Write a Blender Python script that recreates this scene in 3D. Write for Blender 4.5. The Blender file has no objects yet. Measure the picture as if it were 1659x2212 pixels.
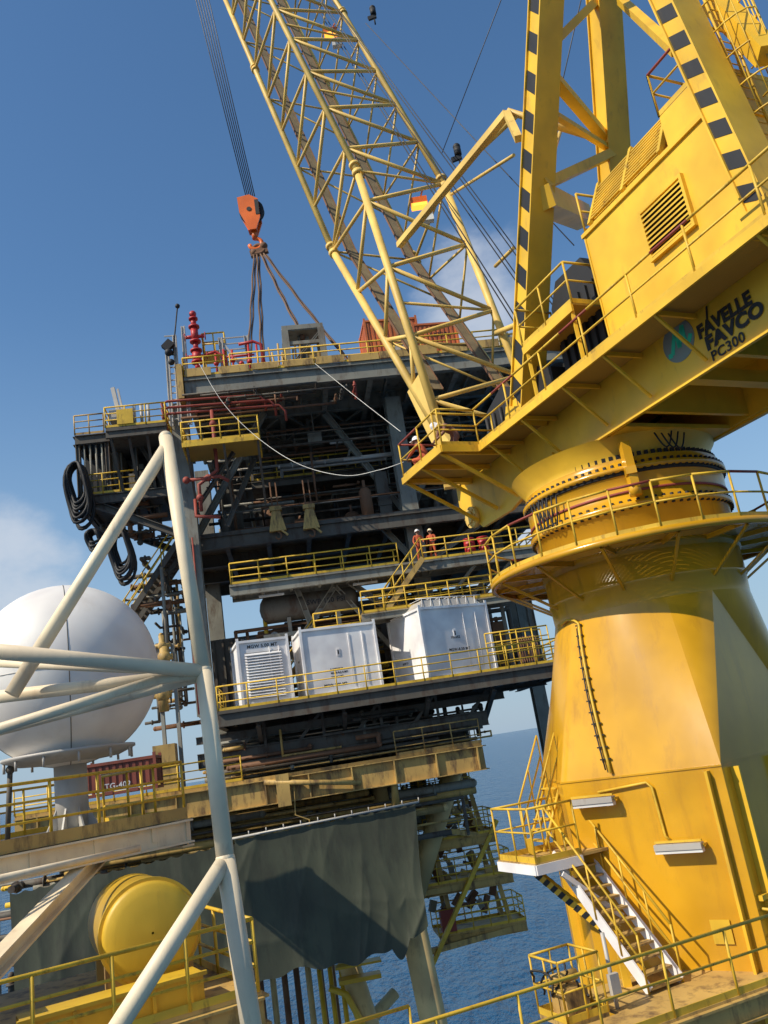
import bpy, math, random
from math import radians, sin, cos, pi
from mathutils import Vector, Matrix
random.seed(7)
V=Vector
Z=V((0,0,1))
# ---------------------------------------------------------------- camera survey
FPX=1790.0; PT=radians(15.9); RL=radians(9.0)
def ray(px,py):
    cx=px-829.5; cy=1106.0-py
    r=cx*cos(RL)+cy*sin(RL); u=-cx*sin(RL)+cy*cos(RL)
    return V((r,FPX*cos(PT)-u*sin(PT),FPX*sin(PT)+u*cos(PT)))
def atY(px,py,Y):
    d=ray(px,py); return d*(Y/d.y)
def atZ(px,py,z):
    d=ray(px,py); return d*(z/d.z)
# crane frame (u forward along boom, v to its side)
CA=radians(25); CD=V((-sin(CA),cos(CA),0)); CS=V((cos(CA),sin(CA),0)); CO=V((6.38,22,0))
def CF(u,v,z): return CO+CD*u+CS*v+Z*z
def cv(px,py,v):
    d=ray(px,py); t=(v+CO.dot(CS))/d.dot(CS); p=d*t
    return ((p-CO).dot(CD),p.z)
def cvw(px,py,v):
    u,z=cv(px,py,v); return CF(u,v,z)
# platform frame
PA_=radians(8); PA=V((cos(PA_),sin(PA_),0)); PB=V((-sin(PA_),cos(PA_),0)); PO=V((-9.4,40,0))
def PF(a,b,z): return PO+PA*a+PB*b+Z*z
def pb(px,py,b):
    d=ray(px,py); t=(b+PO.dot(PB))/d.dot(PB); p=d*t
    return ((p-PO).dot(PA),p.z)
def pbw(px,py,b):
    a,z=pb(px,py,b); return PF(a,b,z)
SEA=-26.0
# ---------------------------------------------------------------- materials
def lnk(nt,a,b): nt.links.new(a,b)
def paint(name,col,dirt=(.10,.045,.015),amt=.5,rough=.42,scale=1.0,metal=0.0,bump=.12,th=.56,spec=.5,zs=.3):
    m=bpy.data.materials.new(name); m.use_nodes=True; nt=m.node_tree; N=nt.nodes
    bs=N['Principled BSDF']; tc=N.new('ShaderNodeTexCoord')
    mp=N.new('ShaderNodeMapping'); mp.inputs['Scale'].default_value=(1,1,zs); lnk(nt,tc.outputs['Object'],mp.inputs[0])
    n1=N.new('ShaderNodeTexNoise'); n1.inputs['Scale'].default_value=2.2*scale; n1.inputs['Detail'].default_value=6; n1.inputs['Roughness'].default_value=.7
    lnk(nt,mp.outputs[0],n1.inputs['Vector'])
    r1=N.new('ShaderNodeMapRange'); r1.inputs[1].default_value=th; r1.inputs[2].default_value=th+.16; r1.inputs[4].default_value=amt
    lnk(nt,n1.outputs[0],r1.inputs[0])
    n2=N.new('ShaderNodeTexNoise'); n2.inputs['Scale'].default_value=.7*scale; n2.inputs['Detail'].default_value=3
    lnk(nt,tc.outputs['Object'],n2.inputs['Vector'])
    r2=N.new('ShaderNodeMapRange'); r2.inputs[1].default_value=.35; r2.inputs[2].default_value=.65
    lnk(nt,n2.outputs[0],r2.inputs[0])
    mA=N.new('ShaderNodeMix'); mA.data_type='RGBA'
    mA.inputs[6].default_value=(col[0]*.8,col[1]*.78,col[2]*.8,1); mA.inputs[7].default_value=(min(1,col[0]*1.08),min(1,col[1]*1.08),min(1,col[2]*1.08),1)
    lnk(nt,r2.outputs[0],mA.inputs[0])
    mB=N.new('ShaderNodeMix'); mB.data_type='RGBA'; mB.inputs[7].default_value=(*dirt,1)
    lnk(nt,r1.outputs[0],mB.inputs[0]); lnk(nt,mA.outputs[2],mB.inputs[6]); lnk(nt,mB.outputs[2],bs.inputs['Base Color'])
    rr=N.new('ShaderNodeMapRange'); rr.inputs[3].default_value=rough*.8; rr.inputs[4].default_value=min(1,rough*1.35); lnk(nt,n1.outputs[0],rr.inputs[0]); lnk(nt,rr.outputs[0],bs.inputs['Roughness'])
    bs.inputs['Metallic'].default_value=metal
    bs.inputs['Specular IOR Level'].default_value=spec
    if bump>0:
        bp=N.new('ShaderNodeBump'); bp.inputs['Strength'].default_value=bump; bp.inputs['Distance'].default_value=.05
        lnk(nt,n1.outputs[0],bp.inputs['Height']); lnk(nt,bp.outputs[0],bs.inputs['Normal'])
    return m
YEL=paint('yellow_crane_paint',(.84,.51,.03),amt=.45,rough=.42,dirt=(.32,.16,.04),th=.57)
YBOOM=paint('pale_yellow_boom_paint',(.80,.54,.13),amt=.5,rough=.5,dirt=(.25,.13,.04),th=.58)
YPED=paint('golden_pedestal_paint',(.66,.345,.016),amt=.5,rough=.2,dirt=(.36,.165,.02),scale=.8,th=.54,bump=.02,zs=.16)
YRAIL=paint('yellow_rail_paint',(.72,.46,.035),amt=.7,rough=.5,scale=2,th=.55)
YDECK=paint('mustard_deck_paint',(.54,.35,.10),amt=.85,rough=.55,dirt=(.10,.055,.03),th=.49)
YTANK=paint('yellow_tank_paint',(.72,.46,.03),amt=.4,rough=.45)
GREY=paint('grey_green_steel',(.25,.245,.20),amt=.7,rough=.6,dirt=(.10,.06,.035),th=.51)
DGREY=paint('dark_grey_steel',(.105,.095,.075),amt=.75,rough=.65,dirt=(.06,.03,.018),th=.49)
BLACK=paint('black_rubber',(.018,.018,.018),amt=.3,rough=.6,dirt=(.05,.045,.04))
BLK=paint('black_stripe_paint',(.015,.015,.015),amt=.2,rough=.5,dirt=(.06,.05,.03))
WHITE=paint('white_container_paint',(.90,.89,.86),amt=.35,rough=.45,dirt=(.55,.47,.36),th=.6,bump=.02)
DOME=paint('white_radome_gelcoat',(.88,.85,.77),amt=.3,rough=.45,dirt=(.64,.57,.46),th=.53,scale=.7,bump=.01)
CREAM=paint('cream_pipe_paint',(.86,.72,.48),amt=.55,rough=.5,dirt=(.44,.30,.17),th=.57,scale=1.8)
LEG=paint('cream_leg_paint',(.64,.47,.20),amt=.7,rough=.6,dirt=(.24,.13,.06),th=.55)
RUST=paint('rusty_brown_steel',(.20,.10,.05),amt=.7,rough=.75,dirt=(.09,.04,.02))
RED=paint('red_paint',(.50,.03,.03),amt=.5,rough=.45)
DRED=paint('rusted_red_pipe_paint',(.30,.055,.035),amt=.6,rough=.6,dirt=(.1,.04,.025))
REDOX=paint('red_oxide_container_paint',(.27,.07,.04),amt=.6,rough=.55,dirt=(.10,.04,.03))
ORANGE=paint('orange_paint',(.85,.17,.02),amt=.2,rough=.4,dirt=(.35,.10,.02))
ORCON=paint('orange_container_paint',(.62,.17,.05),amt=.5,rough=.5,dirt=(.25,.08,.02))
COVER=paint('orange_coverall_cloth',(.56,.11,.04),amt=.3,rough=.85,dirt=(.2,.05,.03),scale=4,bump=.3)
BROWN=paint('brown_jacket_cloth',(.22,.10,.07),amt=.3,rough=.85,scale=4,bump=.3)
SKIN=paint('skin',(.32,.17,.10),amt=.0,rough=.6)
ROPE=paint('steel_wire_rope',(.07,.07,.075),amt=.3,rough=.5)
SLING=paint('rusty_wire_sling',(.17,.10,.06),amt=.5,rough=.8)
TAGL=paint('white_tag_line_rope',(.7,.69,.62),amt=.1,rough=.8)
TARP=paint('grey_green_tarpaulin',(.075,.082,.050),amt=.6,rough=.5,dirt=(.042,.042,.028),scale=.6,bump=.15,th=.46)
GALV=paint('galvanised_steel',(.48,.46,.41),amt=.45,rough=.5,metal=.1,dirt=(.24,.18,.12))
LAMPW=paint('lamp_white_plastic',(.75,.75,.70),amt=.2,rough=.3)
LOGOG=paint('grey_emblem_disc',(.20,.25,.23),amt=.1,rough=.5)
LOGOT=paint('green_emblem_mark',(.02,.55,.34),amt=.0,rough=.5)
TXT=paint('black_lettering',(.012,.012,.014),amt=.0,rough=.5)
TXW=paint('white_lettering',(.7,.7,.68),amt=.0,rough=.5)
def lampmat(name,col,e):
    m=bpy.data.materials.new(name); m.use_nodes=True; b=m.node_tree.nodes['Principled BSDF']; b.inputs['Base Color'].default_value=(*col,1); b.inputs['Emission Color'].default_value=(*col,1); b.inputs['Emission Strength'].default_value=e; return m
AMBER=lampmat('lit_amber_lens',(1,.35,.04),2.2)
def grating(name,col,sc=14,fill=.34):
    m=bpy.data.materials.new(name); m.use_nodes=True; nt=m.node_tree; N=nt.nodes; bs=N['Principled BSDF']
    bs.inputs['Base Color'].default_value=(*col,1); bs.inputs['Roughness'].default_value=.6
    tc=N.new('ShaderNodeTexCoord'); sp=N.new('ShaderNodeSeparateXYZ'); lnk(nt,tc.outputs['Object'],sp.inputs[0])
    outs=[]
    for k,s in ((0,sc),(1,sc*.6)):
        a=N.new('ShaderNodeMath'); a.operation='MULTIPLY'; a.inputs[1].default_value=s; lnk(nt,sp.outputs[k],a.inputs[0])
        f=N.new('ShaderNodeMath'); f.operation='FRACT'; lnk(nt,a.outputs[0],f.inputs[0])
        l=N.new('ShaderNodeMath'); l.operation='LESS_THAN'; l.inputs[1].default_value=fill; lnk(nt,f.outputs[0],l.inputs[0]); outs.append(l)
    mx=N.new('ShaderNodeMath'); mx.operation='MAXIMUM'; lnk(nt,outs[0].outputs[0],mx.inputs[0]); lnk(nt,outs[1].outputs[0],mx.inputs[1])
    lnk(nt,mx.outputs[0],bs.inputs['Alpha'])
    return m
YGRATE=grating('yellow_open_grating',(.42,.26,.05),sc=30,fill=.8)
DGRATE=paint('dark_grating',(.24,.18,.09),amt=.7,scale=3,rough=.7)
def seamat():
    m=bpy.data.materials.new('sea_water'); m.use_nodes=True; nt=m.node_tree; N=nt.nodes; bs=N['Principled BSDF']
    tc=N.new('ShaderNodeTexCoord')
    bs.inputs['Base Color'].default_value=(.012,.068,.15,1); bs.inputs['Roughness'].default_value=.2; bs.inputs['IOR'].default_value=1.33; bs.inputs['Specular IOR Level'].default_value=.4
    prev=None
    mp=N.new('ShaderNodeMapping'); mp.inputs['Scale'].default_value=(1,.55,1); mp.inputs['Rotation'].default_value=(0,0,.5); lnk(nt,tc.outputs['Object'],mp.inputs[0])
    for s,w in ((.09,1.0),(.35,.5),(1.2,.2)):
        n=N.new('ShaderNodeTexNoise'); n.inputs['Scale'].default_value=s; n.inputs['Detail'].default_value=5; n.inputs['Roughness'].default_value=.6
        lnk(nt,mp.outputs[0],n.inputs['Vector'])
        q=N.new('ShaderNodeMath'); q.operation='MULTIPLY'; q.inputs[1].default_value=w; lnk(nt,n.outputs[0],q.inputs[0])
        if prev is None: prev=q
        else:
            a=N.new('ShaderNodeMath'); a.operation='ADD'; lnk(nt,prev.outputs[0],a.inputs[0]); lnk(nt,q.outputs[0],a.inputs[1]); prev=a
    bp=N.new('ShaderNodeBump'); bp.inputs['Strength'].default_value=1.0; bp.inputs['Distance'].default_value=3.0
    lnk(nt,prev.outputs[0],bp.inputs['Height']); lnk(nt,bp.outputs[0],bs.inputs['Normal'])
    return m
SEAM=seamat()
# ---------------------------------------------------------------- mesh builder
class MB:
    def __init__(s): s.v=[];s.f=[];s.m=[];s.s=[];s.mi=0
    def F(s,idx,sm=False): s.f.append(tuple(idx)); s.m.append(s.mi); s.s.append(sm)
    def tube(s,a,b,r,n=8,r2=None,cap=True):
        a=V(a);b=V(b); d=b-a
        if d.length<1e-5: return
        d.normalize(); x=d.cross(Z if abs(d.z)<.95 else V((1,0,0))).normalized(); y=d.cross(x)
        if r2 is None: r2=r
        o=len(s.v)
        for i in range(n):
            t=2*pi*i/n; q=x*cos(t)+y*sin(t); s.v.append(a+q*r); s.v.append(b+q*r2)
        for i in range(n):
            j=(i+1)%n; s.F((o+2*i,o+2*i+1,o+2*j+1,o+2*j),True)
        if cap: s.F([o+2*i for i in range(n)]); s.F([o+2*i+1 for i in reversed(range(n))])
    def sweep(s,pts,r,n=6,closed=False):
        pts=[V(p) for p in pts]; o=len(s.v); k=len(pts); px=None
        for i,p in enumerate(pts):
            if closed: d=(pts[(i+1)%k]-pts[i-1])
            else: d=pts[min(i+1,k-1)]-pts[max(i-1,0)]
            d.normalize()
            if px is None: x=d.cross(Z if abs(d.z)<.9 else V((1,0,0))).normalized()
            else: x=(px-d*px.dot(d)).normalized()
            px=x; y=d.cross(x)
            for j in range(n):
                t=2*pi*j/n; s.v.append(p+(x*cos(t)+y*sin(t))*r)
        for i in range(k if closed else k-1):
            i2=(i+1)%k
            for j in range(n):
                j2=(j+1)%n; s.F((o+i*n+j,o+i*n+j2,o+i2*n+j2,o+i2*n+j),True)
        if not closed: s.F([o+j for j in reversed(range(n))]); s.F([o+(k-1)*n+j for j in range(n)])
    def hexa(s,p):
        o=len(s.v); s.v+= [V(q) for q in p]
        for f in ((0,3,2,1),(4,5,6,7),(0,1,5,4),(1,2,6,5),(2,3,7,6),(3,0,4,7)): s.F([o+i for i in f])
    def beam(s,a,b,w,h,side=None):
        a=V(a);b=V(b); d=(b-a).normalized()
        if side is None: side=d.cross(Z if abs(d.z)<.95 else V((1,0,0)))
        x=(side-d*side.dot(d)).normalized()*w/2; y=d.cross(x).normalized()*h/2
        s.hexa([a-x-y,a+x-y,a+x+y,a-x+y,b-x-y,b+x-y,b+x+y,b-x+y])
    def ibeam(s,a,b,w,h,t=.04,side=None):
        a=V(a);b=V(b); d=(b-a).normalized()
        if side is None: side=d.cross(Z if abs(d.z)<.95 else V((1,0,0)))
        x=(side-d*side.dot(d)).normalized(); y=d.cross(x).normalized()
        s.beam(a,b,t,h-2*t,x)
        s.beam(a+y*(h/2-t/2),b+y*(h/2-t/2),w,t,x); s.beam(a-y*(h/2-t/2),b-y*(h/2-t/2),w,t,x)
    def box(s,F,u0,u1,v0,v1,z0,z1):
        s.hexa([F(u0,v0,z0),F(u1,v0,z0),F(u1,v1,z0),F(u0,v1,z0),F(u0,v0,z1),F(u1,v0,z1),F(u1,v1,z1),F(u0,v1,z1)])
    def lathe(s,c,prof,n=32,a0=0,a1=2*pi,sm=True):
        c=V(c); o=len(s.v); full=abs(a1-a0-2*pi)<1e-6; k=n if full else n+1
        for r,z in prof:
            for i in range(k):
                t=a0+(a1-a0)*i/n; s.v.append(c+V((r*cos(t),r*sin(t),z)))
        for i in range(len(prof)-1):
            for j in range(n):
                j2=(j+1)%k; s.F((o+i*k+j,o+i*k+j2,o+(i+1)*k+j2,o+(i+1)*k+j),sm)
    def prism(s,pts,d):
        o=len(s.v); n=len(pts); d=V(d)
        for p in pts: s.v.append(V(p))
        for p in pts: s.v.append(V(p)+d)
        s.F([o+i for i in range(n)]); s.F([o+n+i for i in reversed(range(n))])
        for i in range(n): j=(i+1)%n; s.F((o+j,o+i,o+n+i,o+n+j))
    def ball(s,c,r,n=12,m=8,sq=(1,1,1)):
        c=V(c);o=len(s.v)
        for i in range(m+1):
            p=-pi/2+pi*i/m
            for j in range(n):
                t=2*pi*j/n; s.v.append(c+V((r*cos(p)*cos(t)*sq[0],r*cos(p)*sin(t)*sq[1],r*sin(p)*sq[2])))
        for i in range(m):
            for j in range(n):
                j2=(j+1)%n; s.F((o+i*n+j,o+i*n+j2,o+(i+1)*n+j2,o+(i+1)*n+j),True)
    def rail(s,pts,h=1.1,sp=1.6,r=.028,mid=(.55,),toe=.12,closed=False,n=6,redtop=None):
        pts=[V(p) for p in pts]
        if closed: pts=pts+[pts[0]]
        for i in range(len(pts)-1):
            a,b=pts[i],pts[i+1]; L=(b-a).length; k=max(1,round(L/sp))
            for j in range(k+(1 if i==len(pts)-2 else 0)):
                p=a.lerp(b,j/k); s.tube(p,p+Z*h,r,n)
            if redtop is not None:
                mi=s.mi; K=max(1,round(L/1.1))
                for j in range(K):
                    s.mi=redtop if (j+i)%3==0 else mi
                    s.tube(a.lerp(b,j/K)+Z*h,a.lerp(b,(j+1)/K)+Z*h,r*1.15,n)
                s.mi=mi
            else: s.tube(a+Z*h,b+Z*h,r*1.15,n)
            for mm in mid: s.tube(a+Z*h*mm,b+Z*h*mm,r*.9,n)
            if toe: s.beam(a+Z*toe*.5,b+Z*toe*.5,.015,toe)
def mkmesh(name,mb,mats,base):
    me=bpy.data.meshes.new(name); base=V(base)
    me.from_pydata([tuple(p-base) for p in mb.v],[],mb.f)
    me.polygons.foreach_set('material_index',mb.m); me.polygons.foreach_set('use_smooth',mb.s)
    for m in (mats if isinstance(mats,(list,tuple)) else [mats]): me.materials.append(m)
    me.update(); return me
class Thing:
    def __init__(s,name,label,cat,base,group=None):
        s.base=V(base); s.o=bpy.data.objects.new(name,None); s.o.location=s.base; s.o.empty_display_size=.3
        bpy.context.collection.objects.link(s.o); s.o['label']=label; s.o['category']=cat
        if group: s.o['group']=group
    def part(s,name,mb,mats,parent=None,label=None):
        ob=bpy.data.objects.new(name,mkmesh(name,mb,mats,s.base)); bpy.context.collection.objects.link(ob)
        ob.parent=parent or s.o
        if label: ob['label']=label
        return ob
def single(name,mb,mats,label,cat,base,group=None):
    ob=bpy.data.objects.new(name,mkmesh(name,mb,mats,base)); ob.location=V(base); bpy.context.collection.objects.link(ob)
    ob['label']=label; ob['category']=cat
    if group: ob['group']=group
    return ob
def textmb(mb,txt,size,org,xd,up,bold=0.0,shear=0.0,wid=1.0):
    cu=bpy.data.curves.new('t','FONT'); cu.body=txt; cu.size=size; cu.offset=bold; cu.shear=shear; cu.extrude=.002; cu.space_character=1.08
    ob=bpy.data.objects.new('t',cu); bpy.context.collection.objects.link(ob)
    dg=bpy.context.evaluated_depsgraph_get(); me=bpy.data.meshes.new_from_object(ob.evaluated_get(dg))
    xd=V(xd).normalized(); up=V(up).normalized(); nn=xd.cross(up); org=V(org); o=len(mb.v)
    for v in me.vertices: mb.v.append(org+xd*v.co.x*wid+up*v.co.y+nn*(v.co.z+.006))
    for p in me.polygons: mb.F([o+i for i in p.vertices])
    bpy.data.objects.remove(ob); bpy.data.curves.remove(cu); bpy.data.meshes.remove(me)
# ---------------------------------------------------------------- world, sun, camera
SEL=radians(43)
SUND=V((-.85*cos(SEL),-.527*cos(SEL),sin(SEL))).normalized()
w=bpy.data.worlds.new('World'); bpy.context.scene.world=w; w.use_nodes=True; nt=w.node_tree; N=nt.nodes
bg=N['Background']; sky=N.new('ShaderNodeTexSky'); sky.sky_type='NISHITA'; sky.sun_disc=False
sky.sun_elevation=SEL; sky.sun_rotation=math.atan2(SUND.x,SUND.y); sky.air_density=1.15; sky.dust_density=.4; sky.ozone_density=1.8; sky.altitude=0
bg.inputs[1].default_value=.115
hs=N.new('ShaderNodeHueSaturation'); hs.inputs['Saturation'].default_value=1.2; hs.inputs['Value'].default_value=1.2; lnk(nt,sky.outputs[0],hs.inputs['Color'])
tc=N.new('ShaderNodeTexCoord'); prev=None
sx=N.new('ShaderNodeSeparateXYZ'); lnk(nt,tc.outputs['Generated'],sx.inputs[0])
hz=N.new('ShaderNodeMapRange'); hz.inputs[1].default_value=.0; hz.inputs[2].default_value=.55; hz.inputs[3].default_value=.85; hz.inputs[4].default_value=0; hz.interpolation_type='SMOOTHSTEP'; lnk(nt,sx.outputs[2],hz.inputs[0])
hm_=N.new('ShaderNodeMix'); hm_.data_type='RGBA'; hm_.inputs[7].default_value=(2.7,4.0,5.5,1); lnk(nt,hz.outputs[0],hm_.inputs[0]); lnk(nt,hs.outputs[0],hm_.inputs[6])
n=N.new('ShaderNodeTexNoise'); n.inputs['Scale'].default_value=6; n.inputs['Detail'].default_value=9; n.inputs['Roughness'].default_value=.58
mpc=N.new('ShaderNodeMapping'); mpc.inputs['Scale'].default_value=(1,1,1.5); mpc.inputs['Location'].default_value=(.37,.11,.2); lnk(nt,tc.outputs['Generated'],mpc.inputs[0]); lnk(nt,mpc.outputs[0],n.inputs['Vector'])
for px,py,lo in ((-30,1250,.9925),(1030,640,.9945),(1085,1200,.9965)):
    d=ray(px,py).normalized()
    dp=N.new('ShaderNodeVectorMath'); dp.operation='DOT_PRODUCT'; dp.inputs[1].default_value=d; lnk(nt,tc.outputs['Generated'],dp.inputs[0])
    mr=N.new('ShaderNodeMapRange'); mr.interpolation_type='SMOOTHSTEP'; mr.inputs[1].default_value=lo; mr.inputs[2].default_value=1.0; lnk(nt,dp.outputs['Value'],mr.inputs[0])
    if prev is None: prev=mr
    else:
        a=N.new('ShaderNodeMath'); a.operation='MAXIMUM'; lnk(nt,prev.outputs[0],a.inputs[0]); lnk(nt,mr.outputs[0],a.inputs[1]); prev=a
sm=N.new('ShaderNodeMath'); sm.operation='MULTIPLY_ADD'; sm.inputs[1].default_value=.34; lnk(nt,prev.outputs[0],sm.inputs[0]); lnk(nt,n.outputs[0],sm.inputs[2])
cr=N.new('ShaderNodeMapRange'); cr.interpolation_type='SMOOTHSTEP'; cr.inputs[1].default_value=.56; cr.inputs[2].default_value=.9; cr.inputs[4].default_value=.62; lnk(nt,sm.outputs[0],cr.inputs[0])
mk=N.new('ShaderNodeMapRange'); mk.inputs[1].default_value=0; mk.inputs[2].default_value=.3; lnk(nt,prev.outputs[0],mk.inputs[0])
ml=N.new('ShaderNodeMath'); ml.operation='MULTIPLY'; lnk(nt,cr.outputs[0],ml.inputs[0]); lnk(nt,mk.outputs[0],ml.inputs[1])
mx=N.new('ShaderNodeMix'); mx.data_type='RGBA'; mx.inputs[7].default_value=(6.2,6.5,7.0,1)
lnk(nt,ml.outputs[0],mx.inputs[0]); lnk(nt,hm_.outputs[2],mx.inputs[6]); lnk(nt,mx.outputs[2],bg.inputs[0])
sl=bpy.data.lights.new('sun','SUN'); sl.energy=4.9; sl.angle=radians(.5); sl.color=(1,.90,.74)
so=bpy.data.objects.new('sun',sl); bpy.context.collection.objects.link(so); so.rotation_euler=(-SUND).to_track_quat('-Z','Y').to_euler()
cam=bpy.data.cameras.new('camera'); co=bpy.data.objects.new('camera',cam); bpy.context.collection.objects.link(co)
cam.sensor_fit='VERTICAL'; cam.sensor_height=34.6; cam.lens=34.6*FPX/2212; cam.clip_end=60000; cam.clip_start=.1
r0=V((1,0,0)); u0=V((0,-sin(PT),cos(PT))); f0=V((0,cos(PT),sin(PT)))
R=r0*cos(RL)-u0*sin(RL); U=r0*sin(RL)+u0*cos(RL)
M=Matrix((R,U,-f0)).transposed().to_4x4(); co.matrix_world=M
bpy.context.scene.camera=co
sc=bpy.context.scene; sc.view_settings.view_transform='Standard'; sc.view_settings.look='None'; sc.view_settings.exposure=0
# sea
m=MB(); S=25000; m.v=[V((-S,-S,SEA)),V((S,-S,SEA)),V((S,S,SEA)),V((-S,S,SEA))]; m.F((0,1,2,3))
sea=bpy.data.objects.new('sea',mkmesh('sea',m,SEAM,(0,0,SEA))); sea.location=(0,0,SEA); bpy.context.collection.objects.link(sea); sea['kind']='structure'; sea['label']='deep blue rippled open sea reaching the horizon'
# ================================================================= CRANE
crane=Thing('pedestal_crane','large yellow offshore lattice boom crane slewing on its pedestal','crane',CF(0,0,6))
GT=7.85; GB=6.5
m=MB()   # girders and machinery bed
for v in (-1.8,1.8):
    pts=[CF(5.4,v,GT),CF(5.4,v,7.2),CF(4.2,v,6.15),CF(2.5,v,6.15),CF(1.0,v,GB),CF(-10.5,v,GB+.1),CF(-10.5,v,GT)]
    m.prism(pts,CS*(.12 if v<0 else -.12))
m.box(CF,-10.5,5.4,-1.68,1.68,GT-.1,GT)
m.box(CF,-2.8,2.8,-1.68,1.68,GB,GB+.1)
for u in (-10.4,-8.5,-6.2,-3.4,3.2,5.2): m.box(CF,u-.06,u+.06,-1.68,1.68,GB+.1 if u<4.5 else 7.2,GT-.1)
for u in (-9.6,-7.8,-4.8): m.beam(CF(u,-1.68,GB+.35),CF(u,1.68,GB+.35),.3,.3)
m.box(CF,-10.5,1.2,-1.9,-1.803,GB-.02,GB+.03); m.box(CF,-10.5,1.2,1.803,1.95,GB-.02,GB+.06)
for u in (-.2,.3): m.prism([CF(u,-1.8,GB+.02),CF(u+.35,-1.8,GB+.02),CF(u+.17,-1.8,GB+.45)],-CS*.08)
m.lathe(CF(0,0,0),[(2.45,5.95),(2.45,6.1),(2.75,6.5)],64)
crane.part('machinery_bed',m,YEL)
uT,_=cv(1506,712,-1.8)
for t,du,z,size,bold,wid in (('FAVELLE',0,7.24,.40,.022,.92),('FAVCO',.12,6.91,.40,.022,1.12),('PC300',.17,6.63,.30,.006,1.05),('/',.32,7.54,.34,.012,1.0)):
    m=MB(); textmb(m,t,size,CF(uT-du,-1.815,z),-CD,Z,bold,0,wid); crane.part('lettering',m,TXT)
u,z=cv(1466,737,-1.8); m=MB(); m.tube(CF(u,-1.80,z),CF(u,-1.815,z),.46,40)
em=crane.part('emblem',m,[LOGOG])
m=MB(); zz=[(-.36,-.2),(-.24,-.22),(-.12,.05),(-.02,.25),(.0,.0),(.0,-.15),(.1,.08),(.2,.27),(.19,.02),(.2,-.17),(.28,-.17),(.38,-.02)]
for i in range(len(zz)-1):
    a_,b_=zz[i],zz[i+1]; m.beam(CF(u-a_[0],-1.82,z+a_[1]),CF(u-b_[0],-1.82,z+b_[1]),.012,.10,CS)
crane.part('emblem_mark',m,LOGOT,em)
# walkways
m=MB(); m.mi=0
m.box(CF,-10.5,1.7,-3.0,-1.83,GT-.03,GT); m.box(CF,1.7,4.4,-4.2,-1.83,GT-.03,GT); m.box(CF,4.4,5.6,-1.8,1.9,GT+.02,GT+.05)
m.mi=1
for a,b in (((-10.5,-3.0),(1.7,-3.0)),((1.7,-3.0),(1.7,-4.2)),((1.7,-4.2),(4.4,-4.2)),((4.4,-4.2),(4.4,-1.8))):
    m.beam(CF(a[0],a[1],GT-.09),CF(b[0],b[1],GT-.09),.06,.2)
for u in (1.2,-.5,-2.4,-4.0,-5.75,-8.5,-10.2):
    m.beam(CF(u,-3.0,GT-.12),CF(u,-1.83,GT-.12),.06,.1); m.beam(CF(u,-2.97,GT-.15),CF(u,-1.86,GB+.2),.06,.06)
for u in (1.9,3.1,4.3):
    m.beam(CF(u,-4.15,GT-.15),CF(u,-1.86,GB-.1),.09,.09); m.beam(CF(u,-4.15,GT-.12),CF(u,-1.86,GT-.12),.09,.14)
crane.part('walkway',m,[YGRATE,YEL])
def rl(name,pts,mi2=None,**k):
    m=MB(); m.rail(pts,**k); crane.part('guard_rail',m,[YRAIL,DRED])
rl('',[CF(-10.5,-2.96,GT),CF(1.7,-2.96,GT),CF(1.7,-4.16,GT),CF(4.35,-4.16,GT),CF(4.35,-2.6,GT)],redtop=1,sp=1.75)
rl('',[CF(5.5,-1.7,GT),CF(5.5,1.8,GT)])
rl('',[CF(2.0,-4.16,GT),CF(2.0,-2.2,GT)])
m=MB(); m.box(CF,-3.4,-1.2,-2.95,-1.7,9.35,9.4); m.mi=1
m.beam(CF(-3.4,-2.95,9.28),CF(-1.2,-2.95,9.28),.06,.2)
m.beam(CF(-3.3,-2.9,9.3),CF(-3.3,-2.9,GT),.08,.08); m.beam(CF(-1.3,-2.9,9.3),CF(-1.3,-2.9,GT),.08,.08)
crane.part('service_platform',m,[YGRATE,YEL])
rl('',[CF(-3.4,-1.8,9.4),CF(-3.4,-2.93,9.4),CF(-1.2,-2.93,9.4),CF(-1.2,-1.8,9.4)],sp=1.1)
# machinery house
m=MB(); hu0,hu1,hz0,hz1=-8.0,-3.65,GT,11.15
m.prism([CF(hu1,-2.3,hz0),CF(hu0,-2.3,hz0),CF(hu0,-2.3,hz1),CF(hu1,-2.3,hz1)],CS*3.9)
for z in (hz0+.04,hz1-.04): m.box(CF,hu0-.04,hu1+.04,-2.36,1.66,z-.05,z+.05)
m.box(CF,-8.0,-6.6,-2.2,.8,hz1+.01,hz1+.9)
for u in (hu0+.02,hu1-.02): m.box(CF,u-.025,u+.025,-2.325,-2.3,hz0+.1,hz1-.1)
house=crane.part('machinery_house',m,YEL)
def louvre(F,u0,u1,v,z0,z1,k,name,par,out=-.1,mat=YEL):
    m=MB(); fr=.07
    m.box(F,u0,u1,v+out,v-.003,z0,z0+fr); m.box(F,u0,u1,v+out,v-.003,z1-fr,z1); m.box(F,u0,u0+fr,v+out,v-.003,z0+fr,z1-fr); m.box(F,u1-fr,u1,v+out,v-.003,z0+fr,z1-fr)
    m.mi=1; m.box(F,u0+fr,u1-fr,v-.03,v-.005,z0+fr,z1-fr); m.mi=0
    for i in range(k):
        z=z0+fr+(z1-z0-2*fr)*(i+.5)/k; d=(z1-z0)/k*.36
        m.hexa([F(u0+fr,v+out,z-d),F(u1-fr,v+out,z-d),F(u1-fr,v-.03,z+d-.02),F(u0+fr,v-.03,z+d-.02),F(u0+fr,v+out,z-d+.045),F(u1-fr,v+out,z-d+.045),F(u1-fr,v-.03,z+d),F(u0+fr,v-.03,z+d)])
    return crane.part(name,m,[mat,BLK],par)
louvre(CF,-6.85,-5.5,-2.3,9.15,10.4,10,'louvre_vent',house)
m=MB(); 
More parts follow.
